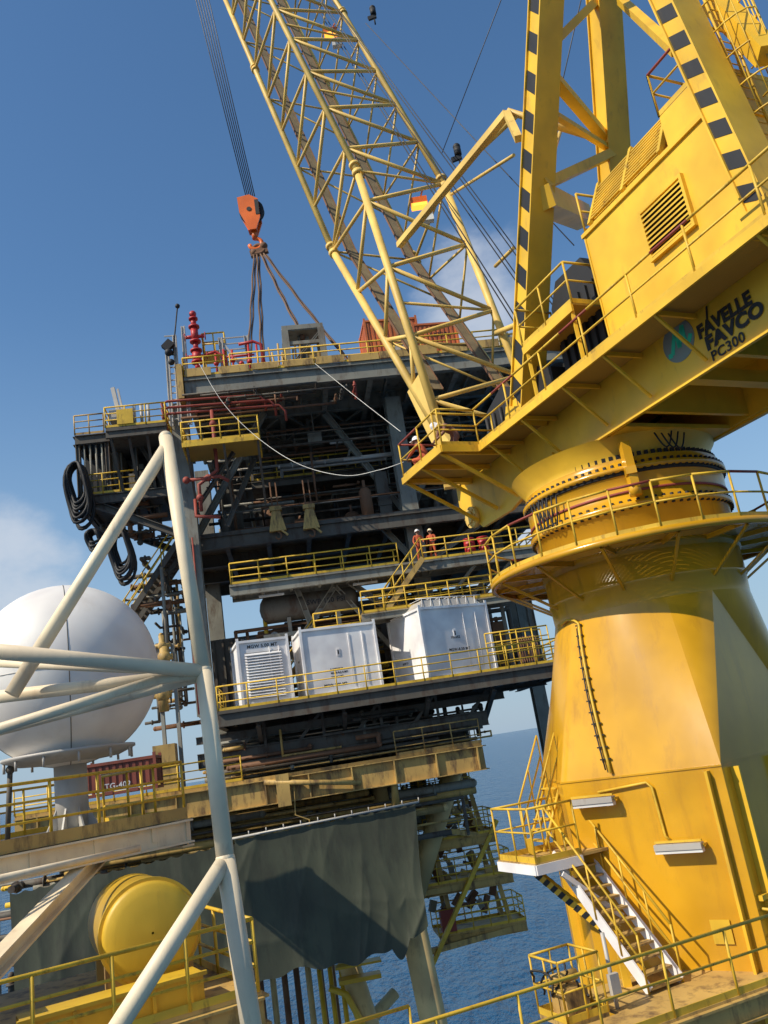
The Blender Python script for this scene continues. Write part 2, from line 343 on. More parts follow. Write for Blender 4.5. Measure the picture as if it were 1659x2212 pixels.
m.hexa([CF(-3.9,-2.2,11.3),CF(-6.4,-2.2,11.3),CF(-6.4,-.2,11.3),CF(-3.9,-.2,11.3),CF(-4.0,-1.6,12.5),CF(-6.3,-1.6,12.5),CF(-6.3,-.3,12.5),CF(-4.0,-.3,12.5)])
for i in range(10):
    z=11.4+i*.11; v=-2.2+(z-11.3)*.5
    m.box(CF,-6.38,-3.92,v-.1,v-.02,z,z+.03)
for u in (-3.9,-5.15,-6.4): m.beam(CF(u,-2.26,11.28),CF(u,-1.64,12.55),.1,.12,CD)
crane.part('roof_cooler',m,YRAIL,house)
rl('',[CF(-3.7,-2.28,11.2),CF(-3.7,1.4,11.2)]) 
rl('',[CF(-6.6,-2.2,12.06),CF(-8.0,-2.2,12.06),CF(-8.0,.8,12.06),CF(-6.6,.8,12.06)],closed=True,sp=1.0,redtop=1)
m=MB(); m.box(CF,-3.5,-1.5,-2.0,-.2,GT,10.4)
m.prism([CF(-1.5,-2.0,10.4),CF(-3.3,-2.0,10.4),CF(-3.0,-2.0,11.0),CF(-1.9,-2.0,11.0)],CS*1.5)
for i in range(6): m.box(CF,-3.3+i*.3,-3.15+i*.3,-2.08,-2.0,8.2,10.2)
crane.part('engine_enclosure',m,BLACK)
for u0_,z0_ in ((-.4,8.5),(2.2,8.7)):
    m=MB(); m.tube(CF(u0_,-1.5,z0_),CF(u0_,1.5,z0_),.55,20); 
    for v in (-1.55,-.05,1.45): m.tube(CF(u0_,v,z0_),CF(u0_,v+.1,z0_),.85,24)
    m.box(CF,u0_-1.0,u0_+1.0,-1.6,1.6,GT,GT+.25); m.mi=1
    for i in range(24): m.tube(CF(u0_,-1.42+i*.057,z0_),CF(u0_,-1.39+i*.057,z0_),.6,16)
    crane.part('winch',m,[BLACK,ROPE])
m=MB(); m.prism([CF(3.1,-1.9,GT),CF(.9,-1.9,GT),CF(.9,-1.9,9.3),CF(1.6,-1.9,9.7),CF(2.6,-1.9,9.3)],CS*1.0); 
for i in range(5): m.tube(CF(1.0+i*.4,-1.95,8.2),CF(1.0+i*.4,-1.95,9.1),.06,6)
crane.part('control_cabinet',m,BLACK)
m=MB(); m.prism([CF(.2,-2.2,GT),CF(-1.2,-2.2,GT),CF(-1.2,-2.2,8.9),CF(-.2,-2.2,9.4)],CS*.9); crane.part('pump_housing',m,BLACK)
# A-frame
APEX=(-6.5,23.5)
def leg(nm,f,t,v0,v1,w=.62,d=.5,stripes=True,pit=1.05):
    m=MB(); a=CF(f[0],v0,f[1]); b=CF(t[0],v1,t[1]); m.beam(a,b,w,d,CS)
    D=(b-a).normalized(); Nn=D.cross(CS).normalized()
    for sgn in (-1,1): m.beam(a+Nn*sgn*(d/2+.02),b+Nn*sgn*(d/2+.02),w+.12,.04,CS)
    m.beam(a,a+D*.5,w+.25,d+.25,CS)
    p=crane.part(nm,m,YEL)
    if stripes:
        s=MB(); L=(b-a).length; x=(CS-D*CS.dot(D)).normalized(); k=int((L-1)/pit); o=-x*(w/2+.004); bl=pit*.5
        for i in range(k):
            q=a+D*(.5+i*pit)+o; h=Nn*(d/2); sl_=pit*.34
            s.hexa([q-h,q+h+D*sl_,q+h+D*(sl_+bl),q-h+D*bl,q-h-x*.006,q+h+D*sl_-x*.006,q+h+D*(sl_+bl)-x*.006,q-h+D*bl-x*.006])
        crane.part('hazard_stripe',s,BLK,p)
    return p
leg('gantry_leg',(.25,GT),APEX,-2.3,-1.9,pit=1.0); leg('gantry_leg',(-8.5,GT),APEX,-2.3,-1.9,w=.7,d=.40,pit=.82)
u,z=cv(1350,420,2.0); u2,z2=cv(1300,-60,.8)
leg('gantry_leg',(u+(u-u2)*(z-GT)/(z2-z),GT),(u2,z2),2.0+1.2*(z-GT)/(z2-z)*.5,.8,stripes=False,w=.7)
leg('gantry_leg',(-9.5,GT),(-6.5,23.5),2.3,1.9,stripes=False)
m=MB()
def br(a,b,va,vb,w=.2,tube=False):
    ua,za=cv(*a,va); ub,zb=cv(*b,vb)
    if tube: m.tube(CF(ua,va,za),CF(ub,vb,zb),w/2,10)
    else: m.beam(CF(ua,va,za),CF(ub,vb,zb),w,w)
br((1180,150),(1325,320),-2.0,1.7,.28); br((1185,105),(1300,-10),-2.0,1.0,.22); br((1185,240),(1330,330),-2.0,1.7,.16)
br((1175,400),(1335,325),-2.1,1.7,.26); br((1170,430),(1260,470),-2.2,1.9,.6); br((1340,0),(1460,110),.9,-2.0,.2); br((1540,0),(1660,120),-1.0,-1.5,.4)
crane.part('gantry_bracing',m,YEL)
m=MB()
br((1095,245),(862,530),-1.2,-1.6,.22); br((1095,245),(1120,300),-1.2,-1.9,.2); br((1095,240),(1290,300),-1.2,1.2,.2,True); br((980,378),(1115,250),1.6,1.2,.2,True)
br((975,420),(1110,335),1.9,1.4,.13,True); br((1070,575),(1110,535),1.9,1.4,.14,True); br((1175,395),(1215,270),-1.5,1.0,.12,True); br((1070,720),(1120,700),1.9,1.0,.2,True)
crane.part('boom_backstop',m,YBOOM)
# caged ladder
m=MB(); a=cvw(1655,290,-1.4); b=cvw(1520,-40,-1.4); D=(b-a).normalized()
for s in (-.22,.22): m.tube(a+CS*s,b+CS*s,.03,6)
L=(b-a).length
for i in range(int(L/.3)): m.tube(a+D*i*.3-CS*.22,a+D*i*.3+CS*.22,.015,5)
for i in range(int(L/.75)):
    q=a+D*(.3+i*.75); pts=[q+CS*(.38*cos(t))-CD*(.75*sin(t)) for t in [pi*k/8 for k in range(9)]]; m.sweep(pts,.02,5)
for k in range(1,8):
    t=pi*k/8; o=CS*(.38*cos(t))-CD*(.75*sin(t)); m.tube(a+D*.3+o,b+o,.015,5)
crane.part('caged_ladder',m,YRAIL)
# boom
E=radians(68.2); T=(cos(E),sin(E)); Fp=(5.25,9.5); Kf=(11.8,21.2); Kb=(8.24,22.6)
def st(side,s):
    K=Kf if side=='f' else Kb
    if s<0: q=1+s; return (Fp[0]+(K[0]-Fp[0])*q,Fp[1]+(K[1]-Fp[1])*q)
    return (K[0]+T[0]*s,K[1]+T[1]*s)
LB=49.0; bay=3.5
ss=[-.97,-.78,-.54,-.27,0]+[bay*(i+1) for i in range(int(LB/bay))]
m=MB(); chord=MB()
def cp(side,sg,s):
    q=st(side,s); return CF(q[0],sg*(2.0+max(0,s)*.006),q[1])
for side in 'fb':
    for sg in (-1,1):
        a=cp(side,sg,-1.0); k=cp(side,sg,0); e=cp(side,sg,LB)
        chord.tube(a,k,.155,12); chord.tube(k,e,.145,12)
        for s in (-.02,0.28,17.5-.2,17.5+.1,35,35.3):
            q2=s+.16 if s>=0 else s+.015; chord.tube(cp(side,sg,s),cp(side,sg,q2),.23,12)
HW=2.0
for sg in (-1,1):
    chord.prism([CF(4.9,sg*HW-.12,9.0),CF(5.6,sg*HW-.12,9.0),CF(7.0,sg*HW-.12,12.1),CF(5.9,sg*HW-.12,12.3)],CS*.24)
    chord.beam(CF(4.2,sg*HW,GT),CF(5.25,sg*HW,9.5),.35,.7); chord.beam(CF(5.3,sg*HW,GT),CF(5.25,sg*HW,9.5),.35,.5)
boom=crane.part('boom',chord,YBOOM)
for i,s in enumerate(ss):
    c=[cp('f',-1,s),cp('b',-1,s),cp('b',1,s),cp('f',1,s)]
    if s>-.9 and i%2==0:
        m.tube(c[0],c[3],.05,6); m.tube(c[1],c[2],.055,6)
        if i%5==4:
            m.tube(c[0],c[1],.07,6); m.tube(c[2],c[3],.07,6)
    if i+1<len(ss):
        d=[cp('f',-1,ss[i+1]),cp('b',-1,ss[i+1]),cp('b',1,ss[i+1]),cp('f',1,ss[i+1])]
        for j in range(4):
            j2=(j+1)%4
            md=(c[j2]+d[j2])/2
            if j==0: m.tube(c[j],md,.085,6); m.tube(md,d[j],.085,6)
            elif j==1:
                md=(c[j]+d[j])/2; m.tube(c[j2],md,.085,6); m.tube(md,d[j2],.085,6)
            elif j==2: m.tube(c[j],md,.055,6); m.tube(md,d[j],.055,6)
            elif i%2: m.tube(c[j],d[j2],.045,6)
crane.part('boom_lattice',m,YBOOM,boom)
m=MB()
for v in (-1.25,1.62):
    for s0_,s1_ in ((-.8,0),(0,LB)):
        a=st('f',s0_); b=st('f',s1_)
        m.mi=0; m.beam(CF(a[0]-.2,v,a[1]+.1),CF(b[0]-.2,v,b[1]+.1),.42,.03,CS)
        m.mi=1
        for o in (-.23,.23): m.beam(CF(a[0]-.2,v+o,a[1]+.1),CF(b[0]-.2,v+o,b[1]+.1),.03,.09,CS)
crane.part('boom_catwalk',m,[DGRATE,RUST],boom)
tip=(29.0,69.0)
m=MB()
for v in (-.5,-.3,.3,.5): m.tube(CF(-.4,v,9.0),CF(tip[0]-1.5,v*.6,tip[1]),.02,5)
for v in (.9,1.1): m.tube(CF(2.2,v,9.2),CF(tip[0]-.8,v,tip[1]),.025,5)
for v in (-1.4,1.4): m.tube(CF(APEX[0],v,APEX[1]),CF(tip[0],v,tip[1]),.04,5)
pa=cvw(955,330,1.5); pbq=cvw(1090,-20,1.5); m.tube(pa,pbq,.018,5); pa=cvw(790,50,2.0); pbq=cvw(1240,530,2.0); m.tube(pa,pbq,.02,5)
m.tube(cvw(1180,330,1.0),cvw(1255,0,1.0),.018,5)
hw=atY(541,425,48.4)
for i in range(6):
    o=(i-2.5)*.13; m.tube(hw+V((o*.9,0,0)),CF(tip[0]+.8,0,tip[1]+.5)+V((o*1.9-2.6,0,0)),.036,5)
crane.part('hoist_rope',m,ROPE)
for px,py,v in ((714,72,1.2),(905,440,1.2)):
    c=cvw(px,py,v); L=MB(); L.box(lambda x,y,z:c+V((x,y,z)),-.36,.36,-.16,.2,-.05,.25)
    L.mi=1; L.box(lambda x,y,z:c+V((x+.3,y,z-.75)),-.3,.2,-.15,.15,-.2,.28)
    L.mi=2; L.box(lambda x,y,z:c+V((x,y,z)),-.34,.34,-.18,.18,-.2,-.055)
    L.mi=0; L.tube(c,c+V((.3,.3,.9)),.04,6)
    crane.part('floodlight',L,[ORANGE,LAMPW,AMBER],boom)
for px,py in ((807,32),(990,335)):
    c=cvw(px,py,2.0); L=MB(); L.tube(c-Z*.6,c,.04,6); L.tube(c,c+Z*.35,.15,10); L.ball(c+Z*.4,.16); L.beam(c-V((.3,0,.2)),c+V((.1,0,-.1)),.12,.2)
    crane.part('obstruction_light',L,[BLACK],boom)
m=MB(); m.tube(CF(4.6,-1.95,6.6),CF(4.6,-1.75,6.6),.34,24); m.tube(CF(4.6,-2.02,6.6),CF(4.6,-1.95,6.6),.2,16)
for i in range(8): t=i*pi/4; m.tube(CF(4.6+.27*cos(t),-1.99,6.6+.27*sin(t)),CF(4.6+.27*cos(t),-1.95,6.6+.27*sin(t)),.03,6)
crane.part('pivot_cover',m,YBOOM)
# ---- hook block
hb=atY(541,465,48.4)
hook=Thing('hook_block','orange multi-sheave crane hook block hanging from black wire ropes','hook block',hb)
m=MB()
prof=[(-.72,1.25),(.12,1.35),(.68,.9),(.68,-.5),(.32,-1.4),(-.12,-1.4),(-.68,.1)]
for y in (-.42,.30): m.prism([hb+V((x,y,z)) for x,z in prof],V((0,.12,0)))
m.box(lambda x,y,z:hb+V((x,y,z)),-.25,.35,-.3,.3,-1.35,-.9)
hook.part('side_plate',m,ORANGE)
m=MB()
for y in (-.2,-.05,.1): m.tube(hb+V((.12,y,.25)),hb+V((.12,y+.1,.25)),.84,28)
m.tube(hb+V((0,-.46,.2)),hb+V((0,-.42,.2)),.16,16); m.box(lambda x,y,z:hb+V((x,y,z)),.42,.67,-.45,-.42,-.3,.85)
hook.part('sheave',m,BLACK)
m=MB(); hb2=hb+V((.12,0,-1.4)); m.tube(hb2+Z*.1,hb2-Z*.5,.2,12)
m.sweep([hb2+V((.42*sin(t),0,-.9+.42*cos(t))) for t in [k*pi/8 for k in range(0,13)]],.14,8)
hook.part('hook',m,ORANGE)
m=MB(); hb3=hb2+V((.15,0,-1.35)); m.sweep([hb3+V((.4*sin(t),.1*cos(t),.4*cos(t))) for t in [k*pi/8 for k in range(16)]],.14,8,closed=True)
m.beam(hb3+V((-.6,0,-.3)),hb3+V((.6,0,-.1)),.3,.45); m.ball(hb3+V((.35,0,.2)),.28,10,8); m.ball(hb3+V((-.35,0,-.2)),.25,10,8)
hook.part('master_link',m,RUST)
for i,(px,py) in enumerate(((536,806),(568,806),(652,722),(765,795))):
    e=atY(px,py,41.6 if i!=2 else 42); m=MB(); s0=hb3+V((-.3+i*.2,0,-.3))
    for o in (-.05,.07):
        pts=[s0.lerp(e,t/14)+V((o+.03*sin(t*1.7+o*9),o,-.25*sin(pi*t/14)*(.2+i*.12))) for t in range(15)]
        m.sweep(pts,.06,6)
    m.tube(e,e-Z*.35,.12,8)
    single('lifting_sling',m,SLING,'rusty wire rope lifting sling hanging from the hook block','sling',e,'slings under the hook block')
# ================================================================= PEDESTAL
c0=CO+V((.14,.02,0))
ped=Thing('crane_pedestal','golden yellow flared crane pedestal on a faceted steel base','crane pedestal',c0+Z*-5.2)
m=MB()
m.lathe(c0,[(2.6,5.95),(2.6,5.75),(2.72,5.73),(2.72,5.62),(2.62,5.6),(2.6,4.85),(2.68,4.83),(2.68,4.7),(2.56,4.66),(2.53,3.0),(2.55,2.98),(2.55,2.9),(2.52,2.88),(2.5,2.45)],96)
ns=[(-126,3.41),(-44,2.35),(-2,3.3),(38,3.5),(80,3.5),(128,3.5),(-180,3.45)]
def rad(t): return min(d/max(1e-3,cos(t-radians(a))) for a,d in ns if cos(t-radians(a))>.15)
angs=sorted(ns,key=lambda q:q[0]); crn=[]
for i in range(len(angs)):
    a1,d1=angs[i]; a2,d2=angs[(i+1)%len(angs)]; a1r,a2r=radians(a1),radians(a2)
    det=cos(a1r)*sin(a2r)-sin(a1r)*cos(a2r); x=(d1*sin(a2r)-d2*sin(a1r))/det; y=(cos(a1r)*d2-cos(a2r)*d1)/det; crn.append(V((x,y,0)))
ZT,ZB_=2.45,-1.3
def arcp(t): return c0+V((2.5*cos(t),2.5*sin(t),ZT))
KC=c0+crn[1]+Z*ZB_; RC=c0+crn[2]+Z*ZB_
tK=math.atan2(crn[1].y,crn[1].x); tR=math.atan2(crn[2].y,crn[2].x); tP=radians(-70)
def fan(t0,t1,C,k=20,st_=8):
    o=len(m.v)
    for q in range(k+1):
        A=arcp(t0+(t1-t0)*q/k)
        for r_ in range(st_): m.v.append(A.lerp(C,r_/st_))
    cI=len(m.v); m.v.append(C)
    for q in range(k):
        for r_ in range(st_-1): m.F((o+q*st_+r_,o+q*st_+r_+1,o+(q+1)*st_+r_+1,o+(q+1)*st_+r_),True)
        m.F((o+q*st_+st_-1,cI,o+(q+1)*st_+st_-1),True)
fan(tK,tP,KC); fan(tP,tR,RC,28)
o=len(m.v); m.v+=[arcp(tP),KC,RC]; m.F((o,o+1,o+2))
o=len(m.v); kk=150; rows=12
for r_ in range(rows+1):
    f=r_/rows
    for q in range(kk+1):
        t=tR+(tK+2*pi-tR)*q/kk; r=2.5*(1-f)+rad(((t+pi)%(2*pi))-pi)*f
        m.v.append(c0+V((r*cos(t),r*sin(t),ZT+(ZB_-ZT)*f)))
for r_ in range(rows):
    for q in range(kk): m.F((o+r_*(kk+1)+q,o+r_*(kk+1)+q+1,o+(r_+1)*(kk+1)+q+1,o+(r_+1)*(kk+1)+q),True)
m.prism([c0+p+Z*-9.5 for p in crn],Z*8.19)
m.prism([c0+p*1.006+Z*-1.34 for p in crn],Z*.04)
body=ped.part('tower',m,YPED)
m=MB()
def fp(ai,lat,z,out=0):
    a,d=ns[ai]; a=radians(a); return c0+V((cos(a)*(d+out)-sin(a)*lat, sin(a)*(d+out)+cos(a)*lat, z))
for ai,lats in ((0,(1.6,)),(1,(-2.7,-.6,1.4)),(6,(0,))):
    for l in lats: m.beam(fp(ai,l,-1.4,.09),fp(ai,l,-9.4,.09),.06,.18,fp(ai,1,0)-fp(ai,0,0))
m.beam(fp(1,-3.0,-3.9,.05),fp(1,1.6,-3.9,.05),.12,.1)
ped.part('stiffener',m,YEL)
m=MB(); m.box(lambda x,y,z:fp(0,x,z,.02+y),.9,1.3,0,.02,-4.7,-4.25); ped.part('touch_up_panel',m,YTANK)
m=MB()
for R_,z,k in ((2.66,5.68,90),(2.63,4.76,80)):
    for i in range(k):
        t=2*pi*i/k; q=c0+V((R_*cos(t),R_*sin(t),z)); m.tube(q-Z*.11,q+Z*.13,.045,6)
m.lathe(c0,[(2.60,5.6),(2.66,5.6),(2.66,5.52),(2.6,5.52)],72)
for i in range(90):
    t=2*pi*i/90; q=c0+V((2.5*cos(t),2.5*sin(t),5.95)); m.beam(q,q+Z*.13,.07,.09)
ped.part('slewing_ring_bolt',m,BLACK)
m=MB(); m.lathe(c0,[(2.61,5.12),(2.63,5.12),(2.63,5.06),(2.61,5.06)],96); ped.part('ring_band',m,DRED)
m=MB(); RZ=3.8; R0,R1=2.58,3.95
m.lathe(c0,[(R0,RZ),(R1,RZ)],80,sm=False)
m.mi=1; m.lathe(c0,[(R1,RZ+.02),(R1+.03,RZ+.02),(R1+.03,RZ-.14),(R1-.1,RZ-.14),(R1-.1,RZ-.11),(R1,RZ-.11),(R1,RZ+.02)],80)
m.lathe(c0,[(R0-.1,RZ+.1),(R0,RZ+.1),(R0,RZ-.2),(R0-.1,RZ-.2)],80)
for i in range(14):
    t=2*pi*i/14+.2; d=V((cos(t),sin(t),0)); m.beam(c0+d*R0+Z*(RZ-.08),c0+d*R1+Z*(RZ-.08),.06,.12); m.beam(c0+d*(R1-.1)+Z*(RZ-.15),c0+d*2.5+Z*(RZ-1.0),.06,.06)
ped.part('ring_walkway',m,[YGRATE,YPED])
m=MB(); k=26
m.rail([c0+V((R1*cos(2*pi*i/k),R1*sin(2*pi*i/k),RZ)) for i in range(k)],closed=True,sp=1.0,redtop=1)
ped.part('guard_rail',m,[YRAIL,DRED])
def sf(f,t,o=.07):
    r=2.5*(1-f)+rad(t)*f+o; return c0+V((r*cos(t),r*sin(t),ZT+(ZB_-ZT)*f))
m=MB(); tq=lambda f: radians(-148+f*14)
m.sweep([sf(.02,radians(-165)),sf(.0,radians(-158)),sf(.02,radians(-151))]+[sf(.05+i*.093,tq(.05+i*.093)) for i in range(11)],.035,6)
m.mi=1; m.sweep([sf(.08+i*.11,tq(.08+i*.11)-.03) for i in range(9)],.018,6)
for i in range(13): f=.06+i*.07; m.beam(sf(f,tq(f)-.05,.05),sf(f,tq(f)+.025,.05),.04,.03)
m.mi=0; m.sweep([fp(0,-.9,-1.6,.06),fp(0,.25,-1.5,.06),fp(0,.35,-1.6,.06),fp(0,.4,-2.6,.06),fp(0,.5,-2.7,.06)],.03,6)
ped.part('cable_conduit',m,[YRAIL,BLACK])
for l,z in ((-1.0,-1.75),(.7,-2.8)):
    m=MB(); a=fp(0,l-.5,z,.22); b=fp(0,l+.5,z,.22); m.beam(a,b,.2,.12); m.mi=1; m.beam(a-Z*.09,b-Z*.09,.15,.07); m.mi=2
    for q in (a,b): m.beam(q,q+(fp(0,0,0)-fp(0,0,0,.22)),.05,.05)
    m.beam(a+Z*.1,b+Z*.1,.06,.04)
    ped.part('light_fitting',m,[GALV,LAMPW,YRAIL])
m=MB()
for t in (-100,): 
    q=c0+V((2.85*cos(radians(t)),2.85*sin(radians(t)),5.4)); d=V((cos(radians(t)),sin(radians(t)),0)); m.beam(q-Z*.3,q+Z*.85,.3,.2); m.beam(q+Z*.1-d*.3,q+Z*.1+d*.2,.25,.18); m.tube(q-Z*.5,q-Z*.2,.15,10)
ped.part('ring_bracket',m,YPED)
for t00,zc,zd,kn,rr in ((-165,5.6,.8,5,2.75),(-85,6.35,.4,3,2.85)):
    for k in range(kn):
        m=MB(); t=radians(t00+k*3.5); pts=[c0+V((rr*cos(t+.16*i/8),rr*sin(t+.16*i/8)-.1,zc-zd*sin(pi*i/8)-.03*k)) for i in range(9)]; m.sweep(pts,.022,5); ped.part('hose',m,BLACK)
# ================================================================= vessel lower deck and stairs at pedestal
s0=V((4.98,17.15,0)); DZ=-5.2
def SF(x,y,z): return s0+CS*x+CD*y+Z*z
vd=Thing('vessel_deck','yellow steel deck walkway around the crane base','deck',SF(0,1,DZ))
m=MB(); m.box(SF,-1.9,1.6,.0,2.6,DZ-.05,DZ); m.box(SF,-12,-1.9,0,1.0,DZ-.05,DZ)
vd.part('deck_plate',m,YDECK)
m=MB(); m.ibeam(SF(-12,0,DZ-.25),SF(1.6,0,DZ-.25),.2,.4); m.ibeam(SF(-12,1.0,DZ-.25),SF(-1.9,1.0,DZ-.25),.2,.4)
for x in [-11+i*1.6 for i in range(8)]: m.beam(SF(x,0,DZ-.2),SF(x,1.0 if x<-1.9 else 2.6,DZ-.2),.1,.2)
m.ibeam(SF(1.6,0,DZ-.25),SF(1.6,2.6,DZ-.25),.2,.4)
for x in (-11,-5.5): m.beam(SF(x,.5,DZ-.4),SF(x,.5,-12),.4,.4)
vd.part('support_beam',m,YDECK)
m=MB(); m.rail([SF(-12,.02,DZ),SF(1.55,.02,DZ),SF(1.55,1.8,DZ)],sp=1.5,redtop=None); vd.part('guard_rail',m,YRAIL)
m=MB(); m.rail([SF(-6.0,1.0,DZ),SF(-12,1.0,DZ)],sp=1.5); vd.part('guard_rail',m,YRAIL)
st0=atY(1225,1838,20.2); st1=V((atZ(1440,2135,DZ).x,atZ(1440,2135,DZ).y,DZ))
up=V((st0.x,st0.y,st0.z)); run=V((st1.x-up.x,st1.y-up.y,0)); rd=run.normalized(); sd=rd.cross(Z)
stair=Thing('steel_staircase','white stringer yellow railed steel stairs down to the deck','staircase',st1)
m=MB()
for sg in (-.42,.42): m.beam(up+sd*sg,st1+sd*sg+Z*.05,.04,.24)
stair.part('stringer',m,WHITE)
m=MB(); kk=12
for i in range(kk):
    q=up.lerp(st1,(i+.6)/kk); m.beam(q-sd*.4,q+sd*.4,.24,.04)
stair.part('tread',m,YDECK)
m=MB()
for sg in (-.45,.45):
    for hh in (.55,1.05): m.tube(up+sd*sg+Z*hh,st1+sd*sg+Z*hh,.026,6)
    for i in range(5): q=up.lerp(st1,i/4)+sd*sg; m.tube(q,q+Z*1.05,.023,6)
stair.part('handrail',m,YRAIL)
def LF(x,y,z): return up+(-CS)*x+CD*y+Z*z
m=MB(); m.box(LF,-1.0,1.3,-.7,.9,-.06,0)
stair.part('landing',m,YDECK)
m=MB(); m.beam(LF(1.3,-.7,-.13),LF(.1,-.7,-.13),.06,.2); m.beam(LF(1.3,-.7,-.13),LF(1.3,.9,-.13),.06,.2); m.beam(LF(.7,-.7,-.3),LF(-.6,-.7,-1.4),.1,.1)
stair.part('landing_frame',m,WHITE)
m=MB(); m.rail([LF(.1,-.68,0),LF(1.26,-.68,0),LF(1.26,.86,0),LF(-.3,.86,0)],sp=.85,r=.025); stair.part('handrail',m,YRAIL)
m=MB(); a=LF(.25,.9,0); b=LF(-.75,1.1,1.5)
for sg in (-.35,.35): m.tube(a+CD*sg,b+CD*sg,.04,6)
for i in range(7): q=a.lerp(b,i/7); m.beam(q-CD*.33,q+CD*.33,.2,.03)
for sg in (-.4,.4):
    for hh in (.55,1.05): m.tube(a+CD*sg+Z*hh,b+CD*sg+Z*hh,.024,6)
    for i in range(3): q=a.lerp(b,i/2)+CD*sg; m.tube(q,q+Z*1.05,.022,6)
stair.part('upper_flight',m,YRAIL)
m=MB(); a=atY(1155,1882,20.5); b=atY(1335,2030,18.7); m.beam(a,b,.1,.18); m.mi=1
L=(b-a).length; D=(b-a).normalized(); x=D.cross(Z).normalized(); y=D.cross(x)
for i in range(int(L/.24)):
    q=a+D*(.1+i*.24)
    for sg in (-1,1):
        oo=x*.054*sg; m.hexa([q+oo+y*.09,q+oo-y*.09+D*.1,q+oo-y*.09+D*.22,q+oo+y*.09+D*.12]+[p+x*.006*sg for p in (q+oo+y*.09,q+oo-y*.09+D*.1,q+oo-y*.09+D*.22,q+oo+y*.09+D*.12)])
m.mi=0; m.beam(a,a+Z*.7,.1,.1); m.beam(b,b-Z*1.6,.15,.15)
stair.part('hazard_beam',m,[YEL,BLK])
eq=Thing('deck_winch_unit','yellow railed hydraulic unit with black hoses beside the stairs','machinery',SF(-2.6,1.6,DZ))
m=MB(); m.box(SF,-3.0,-2.1,1.05,2.0,DZ-.02,DZ+.06); m.box(SF,-2.8,-2.3,1.3,1.8,DZ+.06,DZ+.5); m.tube(SF(-2.85,1.6,DZ+.65),SF(-2.3,1.6,DZ+.65),.1,14)
eq.part('body',m,YDECK)
m=MB(); m.rail([SF(-3.0,1.05,DZ+.06),SF(-2.1,1.05,DZ+.06),SF(-2.1,2.0,DZ+.06),SF(-3.0,2.0,DZ+.06)],closed=True,sp=.5,h=1.0,r=.022,mid=(.5,)); eq.part('cage',m,YRAIL)
for k in range(5):
    m=MB(); x=-3.1+k*.18; m.sweep([SF(x+.1*sin(i),1.2+.1*i,DZ+.6+.3*sin(pi*i/8+k)) for i in range(9)],.022,5); eq.part('hose',m,BLACK)
m=MB(); m.box(SF,-2.0,-1.8,.95,1.05,DZ+.3,DZ+.65); m.tube(SF(-1.8,1.2,DZ),SF(-1.8,1.2,DZ+1.3),.04,8); eq.part('junction_box',m,GALV)
# ================================================================= PLATFORM
plat=Thing('offshore_platform','multi-level grey and mustard fixed offshore platform on legs','offshore platform',PF(8,6,SEA))
def rnd(a,b): return random.uniform(a,b)
m=MB(); m.box(PF,0,25,0,17,20.3,20.5)
for b in (0.1,4,8,12,16.9): m.ibeam(PF(0,b,19.85),PF(25,b,19.85),.35,.88)
for a in [0.15+i*2.45 for i in range(11)]: m.ibeam(PF(a,0.1,19.85),PF(a,16.9,19.85),.3,.8)
for a in [1.3+i*2.45 for i in range(10)]:
    m.beam(PF(a,0.1,20.15),PF(a,16.9,20.15),.12,.28)
for i in range(10):
    a=.3+i*2.45; m.beam(PF(a,4,19.5),PF(a+2.3,8,19.5),.12,.14)
    m.beam(PF(a,8,19.5),PF(a+2.3,4,19.5),.12,.14)
plat.part('upper_deck',m,GREY)
m=MB()
random.seed(31)
for i in range(14):
    a=.1+i*1.75; m.box(PF,a,a+1.6+rnd(-.25,.1),-.09,-.05,20.45+rnd(0,.1),20.95+rnd(-.1,.1))
m.box(PF,-.35,-.05,-.2,1.6,19.2,21.2)
plat.part('toe_plate',m,YDECK)
m=MB(); m.rail([PF(2.5,-.02,20.5),PF(25,-.02,20.5),PF(25,17,20.5)],sp=1.5,mid=(.35,.68),r=.04); plat.part('guard_rail',m,YRAIL)
m=MB(); m.rail([PF(0,0,20.5),PF(2.2,0,20.5)],sp=1.1,mid=(.35,.68),r=.04); m.rail([PF(0,0,20.5),PF(0,16,20.5)],sp=1.6,r=.04); plat.part('guard_rail',m,YRAIL)
m=MB(); m.box(PF,-1.2,19,2,17,12.1,12.3)
for b in (2.05,6,10,14): m.ibeam(PF(-1.2,b,11.75),PF(19,b,11.75),.3,.7)
for a in [-1.0+i*2.2 for i in range(10)]: m.ibeam(PF(a,2.1,11.8),PF(a,16.9,11.8),.25,.55)
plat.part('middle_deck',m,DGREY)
m=MB(); m.box(PF,2.8,10.5,5,9,15.9,16.0); m.ibeam(PF(2.8,5,15.7),PF(10.5,5,15.7),.2,.4); m.box(PF,12.5,18,3,7,15.2,15.35)
for a in (2.9,6.5,10.4): m.beam(PF(a,5,16),PF(a,5,19.5),.15,.15)
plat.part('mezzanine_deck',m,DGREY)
m=MB(); m.rail([PF(2.8,5,16),PF(10.5,5,16)],sp=1.4,r=.035,mid=(.35,.68)); plat.part('guard_rail',m,YRAIL)
for q in ((.5,8,13,16.5,12.3,19.4),(8.2,18,12,16.5,12.3,18.8),(12,18,6,11,12.3,15.0),(7.2,15.5,5.5,8,2.9,8.3),(-.4,3.0,5.5,8,2.9,7.2),(-7,7.6,4.4,7,-6.2,-1.5)):
    m=MB(); m.box(PF,*q)
    k=int((q[1]-q[0])/.5)
    for i in range(k): m.box(PF,q[0]+.1+i*.5,q[0]+.2+i*.5,q[2]-.1,q[2]-.003,q[4]+.1,q[5]-.1)
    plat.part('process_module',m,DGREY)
random.seed(77)
